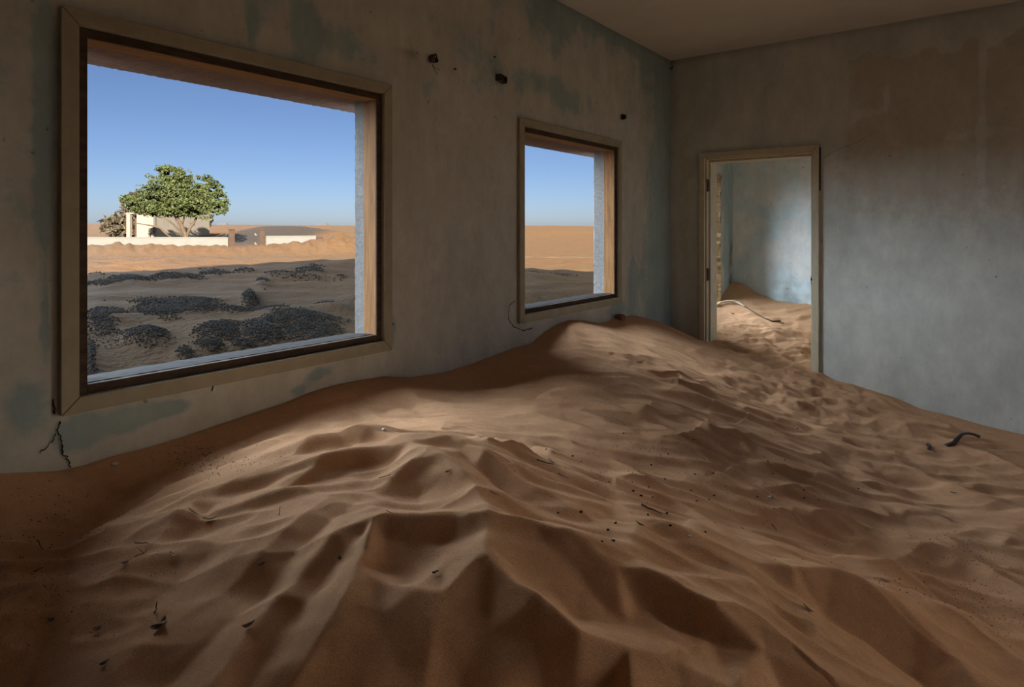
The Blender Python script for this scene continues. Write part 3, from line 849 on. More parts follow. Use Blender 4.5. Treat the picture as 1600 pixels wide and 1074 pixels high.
def build_window(name, w, label):
    root = empty(name, (0, (w[0] + w[1]) / 2, w[2]))
    tag(root, label, 'window', kind='structure')
    y0, y1, z0, z1 = w
    a = CAS
    g = 0.0012      # open mitre joints
    xf, xb = 0.020, 0.001
    q = {'t': [(y0 + g, z1), (y1 - g, z1), (y1 - a - g, z1 - a), (y0 + a + g, z1 - a)],
         'b': [(y0 + g, z0), (y0 + a + g, z0 + a), (y1 - a - g, z0 + a), (y1 - g, z0)],
         'l': [(y0, z0 + g), (y0, z1 - g), (y0 + a, z1 - a - g), (y0 + a, z0 + a + g)],
         'r': [(y1, z0 + g), (y1 - a, z0 + a + g), (y1 - a, z1 - a - g), (y1, z1 - g)]}
    for k in 'tblr': frame_piece('casing', q[k], xb, xf, M_TRIM, root)
    # timber frame inside the casing
    i0, i1, j0, j1 = y0 + a, y1 - a, z0 + a, z1 - a
    t = 0.030
    D = 0.092
    frame_piece('frame_head', [(i0, j1), (i1, j1), (i1, j1 - t), (i0, j1 - t)], -D, -0.006, M_WOODH, root)
    frame_piece('frame_jamb', [(i0, j0), (i0, j1 - t), (i0 + t, j1 - t), (i0 + t, j0)], -D, -0.006, M_WOOD, root)
    frame_piece('frame_jamb', [(i1, j0), (i1 - t, j0), (i1 - t, j1 - t), (i1, j1 - t)], -D, -0.006, M_WOOD, root)
    # darker faces on the room side of the timber
    e = 0.0015
    frame_piece('frame_face', [(i0, j1), (i1, j1), (i1, j1 - t + e), (i0, j1 - t + e)], -0.0062, -0.002, M_WOODD, root, 0)
    frame_piece('frame_face', [(i0, j0), (i0, j1 - t), (i0 + t - e, j1 - t), (i0 + t - e, j0)], -0.0062, -0.002, M_WOODD, root, 0)
    frame_piece('frame_face', [(i1, j0), (i1 - t + e, j0), (i1 - t + e, j1 - t), (i1, j1 - t)], -0.0062, -0.002, M_WOODD, root, 0)
    frame_piece('frame_sill', [(i0 + t, j0), (i1 - t, j0), (i1 - t, j0 + t), (i0 + t, j0 + t)], -0.03, -0.004, M_WOODD, root, 0.003)
    # rough outer render: reveals, sill and head stand inside the hole in the masonry
    def rough_strip(nm, fn, n, mat):
        V, Fc = [], []
        for k in range(n + 1):
            for p in fn(k / n): V.append(p)
        m = len(V) // (n + 1)
        for k in range(n):
            for r in range(m):
                r2 = (r + 1) % m
                Fc.append((k * m + r, k * m + r2, (k + 1) * m + r2, (k + 1) * m + r))
        Fc += [tuple(range(m)), tuple(range(n * m, (n + 1) * m))[::-1]]
        o = link_mesh(nm, V, Fc, mat, root, False)
        bm = bmesh.new(); bm.from_mesh(o.data); bmesh.ops.recalc_face_normals(bm, faces=bm.faces); bm.to_mesh(o.data); bm.free()
        return o
    rr = random.Random(int(abs(y0) * 100))
    jit = lambda s: rr.uniform(-s, s)
    xo = -0.178 if y0 > -3 else -0.152
    rough_strip('reveal', lambda s: [(-D, i1, j0 + s * (j1 - j0)), (-D, i1 - t + 0.001, j0 + s * (j1 - j0)), (xo + jit(.002), i1 - t - 0.002 + jit(.0012), j0 + s * (j1 - j0)), (xo - .02, i1, j0 + s * (j1 - j0))], 60, M_CONC)
    rough_strip('reveal', lambda s: [(-D, i0, j0 + s * (j1 - j0)), (-D, i0 + t - 0.004, j0 + s * (j1 - j0)), (xo + jit(.003), i0 + t - 0.004 + jit(.002), j0 + s * (j1 - j0)), (xo - .02, i0, j0 + s * (j1 - j0))], 60, M_CONC)
    rough_strip('outer_sill', lambda s: [(-0.028, i0 + t + s * (i1 - i0 - 2 * t), j0), (-0.028, i0 + t + s * (i1 - i0 - 2 * t), j0 + t + .002 + jit(.001)), (-0.10, i0 + t + s * (i1 - i0 - 2 * t), j0 + t - .002 + jit(.002)), (-0.21, i0 + t + s * (i1 - i0 - 2 * t), j0 + t - 0.012 + jit(.0015)), (-0.21, i0 + t + s * (i1 - i0 - 2 * t), j0)], 50, M_SILL)
    # projecting sunshade over the opening
    zz = j1 - t + 0.004
    rough_strip('sunshade', lambda s: [(-D, y0 - .25 + s * (y1 - y0 + .5), zz + .10), (-D, y0 - .25 + s * (y1 - y0 + .5), zz + jit(.002)), (-0.372 + jit(.002), y0 - .25 + s * (y1 - y0 + .5), zz + jit(.0012)), (-0.372 + jit(.003), y0 - .25 + s * (y1 - y0 + .5), zz + .10)], 160, M_HOOD)
    return root

win1 = build_window('window_1', W1, 'large glassless window in the foreground looking at the tree, timber framed')
win2 = build_window('window_2', W2, 'glassless window near the room corner looking at bare dunes, timber framed')

# ------------------------------------------------------------------ doorway
door = empty('door_1', (0.74, 0, 0.35))
tag(door, 'open doorway with cream painted frame in the back wall, door leaf missing', 'doorway', kind='structure')
dx0, dx1, dz1 = 0.266, 1.207, 2.104
a = 0.045
prism('casing', [(dx0 + .001, dz1), (dx1 - .001, dz1), (dx1 - a - .001, dz1 - a), (dx0 + a + .001, dz1 - a)], 'y', -0.028, -0.001, M_TRIM2, door, 0.003)
prism('casing', [(dx0, 0.02), (dx0, dz1 - .001), (dx0 + a, dz1 - a - .001), (dx0 + a, 0.02)], 'y', -0.028, -0.001, M_TRIM2, door, 0.003)
prism('casing', [(dx1, 0.02), (dx1 - a, 0.02), (dx1 - a, dz1 - a - .001), (dx1, dz1 - .001)], 'y', -0.028, -0.001, M_TRIM2, door, 0.003)
b_ = dx0 + a; c_ = dx1 - a; hz = dz1 - a
# moulded jamb: rebate next to the casing, then the wide lining
box('jamb', b_, b_ + 0.012, 0.0, 0.05, 0.02, hz, M_TRIM2, door, 0.002)
box('jamb', b_, b_ + 0.026, 0.055, 0.215, 0.02, hz - 0.012, M_TRIM2, door, 0.003)
box('jamb', c_ - 0.012, c_, 0.0, 0.05, 0.02, hz, M_TRIM2, door, 0.002)
box('jamb', c_ - 0.026, c_, 0.055, 0.215, 0.02, hz - 0.012, M_TRIM2, door, 0.003)
box('head', b_ + .012, c_ - .012, 0.0, 0.05, hz - 0.012, hz, M_TRIM2, door, 0.002)
box('head', b_ + .012, c_ - .012, 0.055, 0.215, hz - 0.030, hz, M_TRIM2, door, 0.003)
for zc in (1.83, 1.065):
    hg = box('hinge', b_ + 0.010, b_ + 0.016, 0.010, 0.052, zc - 0.05, zc + 0.05, M_BRASS, door, 0.001)
    tube('hinge_pin', [(b_ + 0.013, 0.006, zc - 0.055), (b_ + 0.013, 0.006, zc + 0.055)], 0.006, M_BRASS, hg)
box('strike_plate', c_ - 0.0285, c_ - 0.0255, 0.0555, 0.09, 1.02, 1.09, M_BRASS, door, 0.001)
box('strike_plate', c_ - 0.013, c_ - 0.008, -0.0295, 0.03, 1.055, 1.075, M_BRASS, door, 0.001)
box('shadow_strip', dx1, dx1 + 0.009, -0.012, -0.001, 1.75, dz1 - .02, M_DARK, door, 0.001)  # dark strip standing in for the shadow beside the casing

# broken doorway at the end of the passage: torn timber and plaster along its far jamb
bd = empty('door_2', (0, 1.2, 0.6))
tag(bd, 'broken outer doorway of the small room with a torn golden timber jamb', 'doorway', kind='structure')
rj = random.Random(3)
V, Fc = [], []
n = 70
for k in range(n + 1):
    z = 0.55 + (2.02 - 0.55) * k / n
    e = 1.16 + 0.03 * float(perlin(z * 7, 3.3, 5)) + 0.02 * float(perlin(z * 23, 1.3, 6)) + rj.uniform(-.003, .003)
    for p in ((-0.02, e + .012, z), (0.034 + rj.uniform(-.003, .003), e + 0.045, z), (0.0, e + 0.085, z), (-0.15 + rj.uniform(-.01, .01), e - .01, z)): V.append(p)
for k in range(n):
    for r in range(4):
        r2 = (r + 1) % 4
        Fc.append((k * 4 + r, k * 4 + r2, (k + 1) * 4 + r2, (k + 1) * 4 + r))
Fc += [(0, 1, 2, 3), (n * 4 + 3, n * 4 + 2, n * 4 + 1, n * 4)]
link_mesh('torn_jamb', V, Fc, M_GOLD, bd)
tube('splinter', [(0.015, 1.235, 0.6), (0.018, 1.232, 1.2), (0.016, 1.236, 1.95), (0.02, 1.275, 2.01)], [.008, .006, .007, .004], M_DARK, bd, 6)

# ------------------------------------------------------------------ wall cracks
def crack(pts, w, parent, plane, name='crack'):
    rc = random.Random(len(pts) * 7 + int(pts[0][0]))
    P = []
    f = on_left if plane == 'x' else on_back
    Q = [np.array(f(*p)) for p in pts]
    for i in range(len(Q) - 1):
        for k in range(6):
            t = k / 6
            p = Q[i] * (1 - t) + Q[i + 1] * t
            p = p + np.array([rc.uniform(-.004, .004) for _ in range(3)])
            P.append(p)
    P.append(Q[-1])
    V, Fc = [], []
    for i, p in enumerate(P):
        d = P[min(i + 1, len(P) - 1)] - P[max(i - 1, 0)]
        s = w * rc.uniform(.4, 1.2) * (0.25 if i in (0, len(P) - 1) else 1)
        if plane == 'x':
            nn = np.array([0, -d[2], d[1]]); nn = nn / (np.linalg.norm(nn) + 1e-9)
            off = np.array([0.0022, 0, 0]); p = np.array([0, p[1], p[2]])
        else:
            nn = np.array([-d[2], 0, d[0]]); nn = nn / (np.linalg.norm(nn) + 1e-9)
            off = np.array([0, -0.0022, 0]); p = np.array([p[0], 0, p[2]])
        V += [p + nn * s + off * .3, p + off, p - nn * s + off * .3]
    for i in range(len(P) - 1):
        Fc += [(i * 3, i * 3 + 1, i * 3 + 4, i * 3 + 3), (i * 3 + 1, i * 3 + 2, i * 3 + 5, i * 3 + 4)]
    return link_mesh(name, V, Fc, M_DARK, parent)
crack([(93, 658), (90, 672), (97, 690), (99, 708), (105, 716), (111, 731)], .0022, wall_left, 'x')
crack([(88, 678), (80, 692), (62, 709)], .0016, wall_left, 'x')
crack([(84, 624), (86, 640), (83, 648)], .0022, wall_left, 'x')
crack([(804, 469), (796, 478), (794, 498), (804, 512), (818, 517), (833, 513)], .0024, wall_left, 'x')
crack([(608, 503), (615, 506), (609, 508)], .0022, wall_left, 'x')
crack([(333, 601), (331, 612)], .003, wall_left, 'x')
crack([(1284, 250), (1300, 238), (1340, 222), (1372, 205)], .0010, wall_back, 'y')

# ------------------------------------------------------------------ things on the left wall
def lump(name, centre, size, mat, parent=None, seed=0, rough=.3, sub=2):
    V, Fc = ico(sub)
    r = np.random.default_rng(seed)
    nz = 1 + rough * (r.random(len(V)) - .5)
    V = V * nz[:, None] * np.array(size) + np.array(centre)
    return link_mesh(name, V, Fc.tolist(), mat, parent, True)

p = on_left(672, 93)
fx = empty('broken_lamp_holder', p)
tag(fx, 'broken dark lamp holder with bent wires on the left wall above the first window', 'wall fixture')
lump('socket_shell', p + np.array([.016, -.004, 0]), (.018, .015, .022), M_RUST, fx, 2, .35)
lump('socket_shell', p + np.array([.028, .016, -.006]), (.014, .010, .012), M_DARK, fx, 3, .35)
ring = [p + np.array([.026, .012 + .008 * math.cos(t), .014 + .012 * math.sin(t)]) for t in np.linspace(-.5 * PI, 1.5 * PI, 14)]
tube('bracket_loop', ring, .0035, M_DARK, fx, 6)
w0 = p + np.array([.02, .004, -.02]); w1 = p + np.array([.03, -.016, -.036])
tube('wire', [w0, p + np.array([.026, -.004, -.029]), w1], .0013, M_DARK, fx, 5)
tube('wire', [w1, p + np.array([.028, .010, -.045]), p + np.array([.03, .038, -.049])], .0013, M_DARK, fx, 5)
tube('wire', [w1, p + np.array([.028, .004, -.056]), p + np.array([.03, .022, -.078])], .0013, M_DARK, fx, 5)

p = on_left(780, 124)
ib = empty('junction_box', p)
tag(ib, 'small rusty open junction box hanging crooked on the left wall between the windows', 'electrical box')
R = Matrix.Rotation(math.radians(-9), 3, 'X')
def rbox(name, y0, y1, z0, z1, x0, x1, mat):
    v, f = box_vf(x0, x1, y0, y1, z0, z1)
    v = [tuple(Vector(p.tolist()) + R @ Vector(q)) for q in v]
    return link_mesh(name, v, f, mat, ib)
rbox('back_plate', -.032, .032, -.019, .019, .001, .006, M_RUST)
for (u0, u1, v0, v1) in ((-.032, .032, .016, .019), (-.032, .032, -.019, -.016), (-.032, -.029, -.019, .019), (.029, .032, -.019, .019)):
    rbox('box_side', u0, u1, v0, v1, .001, .034, M_RUST)
rbox('terminal', -.014, .012, -.006, .004, .006, .018, M_DARK)
rbox('terminal', .006, .024, -.013, .002, .006, .022, M_RUST)

p = on_left(972, 183)
sb = empty('light_socket', p)
tag(sb, 'small dark round socket on the left wall above and right of the second window', 'wall fixture')
v, f = tube_vf([p + np.array([.001, 0, 0]), p + np.array([.012, 0, 0]), p + np.array([.022, 0, 0]), p + np.array([.030, 0, 0])], [.022, .021, .019, .015], 14)
link_mesh('socket_body', v, f, M_DARK, sb, True)
lump('broken_terminal', p + np.array([.032, -.004, .004]), (.006, .008, .008), M_RUST, sb, 9)
p = on_left(1047, 107); p[1] = -0.012
nl = tube('wall_hook', [p + np.array([.0, -.004, 0]), p + np.array([.02, -.004, .0]), p + np.array([.024, -.004, .016])], .006, M_DARK, None, 8)
tag(nl, 'tiny dark hook high in the room corner under the ceiling', 'hook')
for (px, py, r, lab) in ((711, 108, .007, 'brown wall plug hole right of the broken lamp holder'), (773, 89, .005, 'short nail stub above the junction box')):
    p = on_left(px, py)
    o = tube('wall_plug', [p + np.array([-.004, 0, 0]), p + np.array([.004, 0, 0]), p + np.array([.007, .003, -.003])], [r, r * .9, r * .5], M_RUST, None, 8)
    tag(o, lab, 'nail')

# brick fragment sitting against the wall under the second window
p = on_left(962, 497)
V, Fc = ico(2)
r_ = np.random.default_rng(4)
V = np.sign(V) * np.abs(V) ** 0.55 * (1 + .12 * (r_.random(len(V)) - .5))[:, None] * np.array([.035, .036, .030]) + np.array([.036, p[1], .785])
M_SHARD = simple('brick_shard', (0.24, 0.135, 0.085, 1), (0.14, 0.08, 0.055, 1), 40, 0.95, 0.5, 0.004)
br = link_mesh('brick_fragment', V, Fc.tolist(), M_SHARD, None)
tag(br, 'broken brown brick fragment on the sand against the wall below the second window', 'brick')

# ------------------------------------------------------------------ litter on the sand
M_TWIG = simple('twig', (0.16, 0.10, 0.07, 1), (0.07, 0.045, 0.03, 1), 90, 0.9, 0.3, 0.001)
M_STRAW = simple('straw', (0.62, 0.47, 0.25, 1), (0.45, 0.32, 0.16, 1), 90, 0.8, 0.2, 0.001)
M_PALE = simple('pale_chip', (0.62, 0.56, 0.48, 1), (0.45, 0.4, 0.34, 1), 60, 0.9, 0.3, 0.001)
M_LEAF = simple('dry_leaf', (0.42, 0.33, 0.22, 1), (0.22, 0.16, 0.10, 1), 50, 0.8, 0.3, 0.001)
M_LEAFD = simple('dark_leaf', (0.3200, 0.2240, 0.1680, 1), (0.1280, 0.0880, 0.0720, 1), 50, 0.8, 0.3, 0.001)
M_PIPE = simple('black_rubber', (0.035, 0.035, 0.045, 1), (0.018, 0.018, 0.022, 1), 30, 0.5, 0.1, 0.001, spec=0.4)
M_PVC = simple('pale_pipe', (0.72, 0.62, 0.46, 1), (0.6, 0.5, 0.36, 1), 30, 0.6, 0.1, 0.001)

def twig(px0, py0, px1, py1, r, mat, label, name='twig', lift=0.004, stick=0.0, cat='twig', fork=False):
    a_, b2 = sand_at(px0, py0), sand_at(px1, py1)
    if stick: b2 = far_point(px1, py1, a_)
    k = 5
    rt = random.Random(int(px0 * 3 + py0))
    pts = []
    for i in range(k + 1):
        t = i / k
        q = a_ * (1 - t) + b2 * t
        if not stick: q[2] = floor_z(q[0], q[1]) + lift
        q = q + np.array([rt.uniform(-1, 1) * r, rt.uniform(-1, 1) * r, rt.uniform(0, .6) * r])
        pts.append(q)
    mb = MB().add(*tube_vf(pts, [r * (1 - .5 * i / k) for i in range(k + 1)], 6))
    if fork:
        q = pts[3]
        d = pts[4] - pts[2]
        s = np.array([-d[1], d[0], 0.5 * np.linalg.norm(d)])
        mb.add(*tube_vf([q, q + d * .5 + s * .5, q + d * .8 + s], [r * .6, r * .5, r * .3], 5))
    o = mb.build(name, mat, None, True)
    return tag(o, label, cat)

def far_point(px, py, base):
    """point above `base`, at the same depth, seen at px, py (a stick standing up)"""
    d = ray(px, py)
    depth = -(base[0] - CAM[0]) * SY + (base[1] - CAM[1]) * CY
    return CAM + d * depth

def leaf(px, py, length, width, ang, curl, mat, label, name='dry_leaf'):
    c = sand_at(px, py)
    length *= .75; width *= .75
    n = 8
    V, Fc = [], []
    for i in range(n + 1):
        t = i / n - .5
        w = width * (math.cos(t * PI) ** 0.8 if abs(t) < .499 else 0.02) * .5
        zc = curl * (t * 2) ** 2 * length * .5
        for s in (-1, -.5, 0, .5, 1):
            V.append((t * length, s * w, zc + abs(s) * w * .7 + .003))
    m = 5
    for i in range(n):
        for j in range(m - 1): Fc.append((i * m + j, (i + 1) * m + j, (i + 1) * m + j + 1, i * m + j + 1))
    ca, sa = math.cos(ang), math.sin(ang)
    eps = .01
    gx_, gy_ = (floor_z(c[0] + eps, c[1]) - c[2]) / eps, (floor_z(c[0], c[1] + eps) - c[2]) / eps
    V2 = []
    for (x, y, z) in V:
        X, Y = x * ca - y * sa, x * sa + y * ca
        V2.append((c[0] + X, c[1] + Y, c[2] + gx_ * X * .8 + gy_ * Y * .8 + z))
    o = link_mesh(name, V2, Fc, mat, None, True)
    so = o.modifiers.new('thick', 'SOLIDIFY'); so.thickness = .0012
    return tag(o, label, 'leaf')

def chip(px, py, s, mat, label, name='stone_chip', flat=.5, cat='stone', group=None, seed=0):
    c = sand_at(px, py)
    V, Fc = ico(1)
    r = np.random.default_rng(int(px * 7 + py + seed))
    V = V * (1 + .5 * (r.random(len(V)) - .5))[:, None] * np.array([s, s * .75, s * flat])
    t = r.random() * 6
    V = np.stack([V[:, 0] * math.cos(t) - V[:, 1] * math.sin(t), V[:, 0] * math.sin(t) + V[:, 1] * math.cos(t), V[:, 2]], -1) + c + np.array([0, 0, s * flat * .35])
    o = link_mesh(name, V, Fc.tolist(), mat, None)
    return tag(o, label, cat, group)

chip(178, 728, .011, M_PALE, 'pale stone chip near the left wall below the cracked plaster')
chip(600, 673, .010, M_PALE, 'pale pebble on the dark slope below the first window, right of its sill end')
leaf(328, 814, .045, .014, .9, .5, M_LEAF, 'curled pale dry leaf in the small hollow on the left crest')
leaf(302, 802, .040, .008, .3, .2, M_LEAF, 'thin dry leaf stalk at the upper edge of the small left hollow')
leaf(248, 985, .040, .022, .7, .6, M_LEAFD, 'crumpled dark leaf on the lower left slope, largest of the leaves there')
leaf(252, 980, .030, .016, 2.1, .9, M_LEAF, 'crumpled grey leaf scrap lying on the large dark leaf')
leaf(195, 883, .022, .010, .4, .5, M_LEAFD, 'folded dark leaf below the short twig on the left slope')
leaf(152, 989, .020, .012, .6, .8, M_LEAFD, 'small dark curled leaf left of the crumpled leaf near the bottom left')
leaf(163, 1043, .020, .011, 1.0, .7, M_LEAFD, 'small dark leaf at the very bottom left of the sand')
leaf(80, 974, .018, .009, .5, .8, M_LEAFD, 'tiny dark leaf farthest left on the lower slope')
leaf(388, 982, .026, .012, 1.0, .7, M_LEAFD, 'dark folded leaf on the lower slope right of the upright twig')
leaf(408, 890, .018, .007, 1.1, .6, M_LEAFD, 'narrow dark leaf on the mid slope between two streaks')
leaf(270, 873, .026, .010, .2, .5, M_STRAW, 'yellow straw scrap on the left slope', 'straw_scrap')
leaf(700, 741, .018, .006, .8, .5, M_LEAFD, 'small dark leaf on the crest beside the topmost hollow')
twig(58, 848, 66, 862, .0016, M_TWIG, 'short dark twig lying far left on the sand')
twig(212, 852, 232, 854, .0016, M_TWIG, 'short reddish twig on the left slope')
twig(212, 874, 232, 858, .0012, M_TWIG, 'thin forked twig just below the short reddish twig', fork=True)
twig(242, 960, 246, 942, .0015, M_TWIG, 'thin twig standing upright on the lower left slope', stick=1, fork=True)
twig(436, 806, 438, 792, .0010, M_TWIG, 'hair-thin twig standing upright on the left crest slope', stick=1)
twig(52, 898, 68, 891, .0013, M_TWIG, 'short twig far left below the pebbles')
twig(1002, 793, 1034, 807, .0032, M_TWIG, 'dark stick lying on the middle of the right sand slope')
twig(838, 722, 866, 730, .0022, M_TWIG, 'thin broken twig beside the dark hollow right of the crest')
twig(872, 742, 888, 750, .0016, M_TWIG, 'short twig lying just below the broken twig right of the crest')
twig(1206, 822, 1214, 832, .0020, M_TWIG, 'short stick in the hollows on the right slope')
twig(766, 772, 780, 780, .0012, M_TWIG, 'small twig on the golden slope beside the main crest')
twig(592, 750, 612, 745, .0010, M_TWIG, 'hair-thin twig across the dark hollow near the crest')
twig(604, 803, 616, 810, .0010, M_STRAW, 'pale straw stalk in the second hollow', 'straw_stalk', cat='straw')
twig(156, 900, 166, 893, .0008, M_STRAW, 'curved pale straw stalk on the left slope', 'straw_stalk', cat='straw')
twig(675, 900, 685, 898, .0022, M_PIPE, 'tiny dark blue-black scrap in the front hollow', 'plastic_scrap', cat='scrap')
chip(531, 876, .004, M_PIPE, 'tiny blue-black bead on the left streaked slope', 'bead', 1.0, 'bead')
chip(1558, 720, .010, M_PALE, 'small pale stone on the sand near the right edge'); 
chip(1078, 841, .006, M_PALE, 'small pale stone on the crest in the middle right')
chip(1203, 778, .010, M_PALE, 'yellowish pebble above the hollows on the right slope')
chip(1425, 870, .007, M_PALE, 'whitish pebble pair under the crescent crest on the right')
leaf(1000, 822, .028, .010, .4, .5, M_LEAFD, 'dark leaf scrap at the start of the middle right crest')
leaf(1263, 954, .030, .012, .2, .4, M_LEAFD, 'dark leaf scrap on the lower right slope')
leaf(1383, 910, .035, .010, -.3, .3, M_LEAFD, 'dark leaf litter lying in the crescent hollow on the right')
leaf(862, 724, .05, .012, -.4, .3, M_LEAFD, 'dark leaf litter beside the broken twig right of the crest')
leaf(1145, 491, .05, .02, .6, .3, M_LEAFD, 'dark scrap on the bright sand just inside the doorway')
leaf(1490, 772, .04, .012, .3, .3, M_LEAFD, 'dark scrap on the far right slope')
# pebbles that nothing tells apart
k = 0
while k < 46:
    px, py = random.gauss(1040, 150), random.gauss(745, 60)
    if not (850 < px < 1500 and 630 < py < 960): continue
    chip(px, py, random.uniform(.003, .0062), M_DARK, 'tiny dark pebble scattered over the right sand slope', 'pebble', .6, 'pebble', 'dark pebbles on the right slope', k)
    k += 1

# black bent hose at the right
pts_px = [(1478, 697, .0), (1490, 693, .004), (1496, 686, .03), (1503, 679, .045), (1512, 677, .045), (1522, 679, .03), (1529, 682, .012)]
HP = []
for px, py, lift in pts_px:
    HP.append(march(px, py, lambda a, b, L=lift: sand_z(a[:, None], b[:, None])[:, 0] + L))
hose = tube('rubber_hose', HP, [.012, .013, .011, .009, .008, .008, .010], M_PIPE, None, 10)
tag(hose, 'black bent piece of rubber hose sticking out of the sand by the right wall', 'hose')
HP2 = [march(px, py, lambda a, b: sand_z(a[:, None], b[:, None])[:, 0] + .006) for px, py in ((1448, 695), (1452, 697), (1451, 702))]
hs2 = tube('rubber_scrap', HP2, [.008, .012, .008], M_PIPE, None, 8)
tag(hs2, 'small blackish blue rubber scrap left of the bent hose', 'scrap')
# pale pipe in the small room
PP = [march(px, py, lambda a, b: sand_z(a[:, None], b[:, None])[:, 0] + L) for (px, py), L in zip(((1118, 478), (1126, 473), (1136, 470.5), (1146, 470.5), (1155, 474), (1164, 479)), (.01, .02, .03, .03, .02, .01))]
pv = tube('bent_pipe', PP, .011, M_PVC, None, 8)
tag(pv, 'pale curved pipe lying on the sand in the small room beyond the doorway', 'pipe')
PP = [march(px, py, lambda a, b: sand_z(a[:, None], b[:, None])[:, 0] + .008) for px, py in ((1164, 479), (1178, 488), (1192, 496), (1206, 502), (1219, 502))]
pv2 = tube('thin_stick', PP, [.006, .006, .007, .008, .012], M_TWIG, None, 6)
tag(pv2, 'thin dark stick on the orange slope behind the pale pipe', 'stick')

# grit: countless tiny specks
V0 = np.array([(1, 0, 0), (-1, 0, 0), (0, 1, 0), (0, -1, 0), (0, 0, 1)], float)
F0 = np.array([(0, 2, 4), (2, 1, 4), (1, 3, 4), (3, 0, 4)])
def grit(name, centres, smin, smax, mat, label, zfn):
    C = np.array(centres)
    z = zfn(C[:, 0], C[:, 1])
    s = RNG.uniform(smin, smax, len(C))
    V = (V0[None] * s[:, None, None] * RNG.uniform(.6, 1.3, (len(C), 5, 1)) + np.stack([C[:, 0], C[:, 1], z], -1)[:, None, :]).reshape(-1, 3)
    Fq = (F0[None] + (np.arange(len(C)) * 5)[:, None, None]).reshape(-1, 3)
    o = quads_mesh(name, V, Fq, mat)
    return tag(o, label, 'grit', kind='stuff')
sz = lambda x, y: sand_z(x[:, None], y[:, None])[:, 0]
cs = []
for (px, py, sx_, sy_, n) in ((300, 725, 60, 18, 260), (120, 860, 110, 60, 260), (90, 960, 80, 60, 160), (360, 745, 60, 22, 140), (1060, 700, 70, 30, 260), (1000, 650, 60, 30, 160), (940, 600, 50, 30, 130), (1180, 780, 120, 50, 160), (1500, 870, 60, 35, 260), (1540, 950, 50, 40, 220), (1380, 960, 90, 40, 120), (900, 800, 140, 60, 90), (1180, 540, 40, 40, 150), (1350, 650, 80, 30, 160)):
    c0 = march(px, py, base_z)
    ca_ = march(px + sx_, py, base_z); cb_ = march(px, py + sy_, base_z)
    for _ in range(n):
        u, v = RNG.normal(0, .8, 2)
        q = c0 + (ca_ - c0) * u + (cb_ - c0) * v
        if 0.03 < q[0] < 3.5 and q[1] < 1.6 and not (-.05 < q[1] < .25 and not .36 < q[0] < 1.1): cs.append(q[:2])
near = [c for c in cs if math.hypot(c[0] - CAM[0], c[1] - CAM[1]) < 1.9]
rest = [c for c in cs if math.hypot(c[0] - CAM[0], c[1] - CAM[1]) >= 1.9]
grit('sand_grit', near, .0007, .0020, M_TWIG, 'fine dark grit sprinkled over the near sand slope', sz)
grit('sand_grit', rest, .0012, .0030, M_TWIG, 'fine dark grit sprinkled over the far sand slope', sz)

# ------------------------------------------------------------------ desert outside
def inv(px, py, z):
    d = ray(px, py)
    t = (z - CAM[2]) / d[2]
    return CAM[0] + t * d[0], CAM[1] + t * d[1]

GRAVEL = [  # dark gravel patches seen through the windows: px, py, half width, half height, weight
    (165, 466, 36, 6, .8), (210, 460, 40, 8, 1.0), (275, 455, 50, 7, .9), (335, 444, 34, 6, .9), (380, 440, 20, 4, .6), (440, 450, 40, 5, .7), (485, 442, 26, 11, 1.0), (410, 462, 14, 9, .7), (530, 452, 14, 4, .4), (150, 448, 16, 4, .6), (420, 520, 20, 8, .7), (320, 565, 26, 7, .6), (480, 550, 40, 5, .7), (545, 487, 16, 6, .6),
    (160, 520, 30, 26, .6), (250, 505, 50, 16, 1.0), (300, 500, 50, 13, 1.0), (230, 540, 36, 12, .9), (180, 515, 40, 14, .5), (390, 488, 14, 14, 1.0), (370, 505, 40, 8, .7), (340, 530, 45, 14, .8),
    (470, 515, 60, 22, .9), (430, 505, 40, 12, .8), (520, 490, 30, 10, .7), (140, 570, 14, 24, .7), (290, 560, 18, 10, .6), (410, 530, 40, 14, .9), (500, 530, 40, 14, .6), (330, 548, 30, 8, .6), (380, 545, 26, 8, .7),
    (850, 455, 30, 8, .5), (880, 470, 26, 6, .5), (835, 468, 14, 5, .5)]
GZ0 = lambda px: .88 if px < 700 else .55
def gravel_mask(x, y):
    g_ = np.zeros(np.shape(x))
    for px, py, rx, ry, w in GRAVEL:
        x0, y0 = inv(px, py, GZ0(px)); x1, y1 = inv(px + rx, py, GZ0(px)); x2, y2 = inv(px, py + ry, GZ0(px))
        e1 = (x1 - x0, y1 - y0); e2 = (x2 - x0, y2 - y0)
        det = e1[0] * e2[1] - e1[1] * e2[0]
        u = ((x - x0) * e2[1] - (y - y0) * e2[0]) / det
        v = (e1[0] * (y - y0) - e1[1] * (x - x0)) / det
        g_ = np.maximum(g_, w * np.exp(-(u * u + v * v) * 1.1))
    return g_

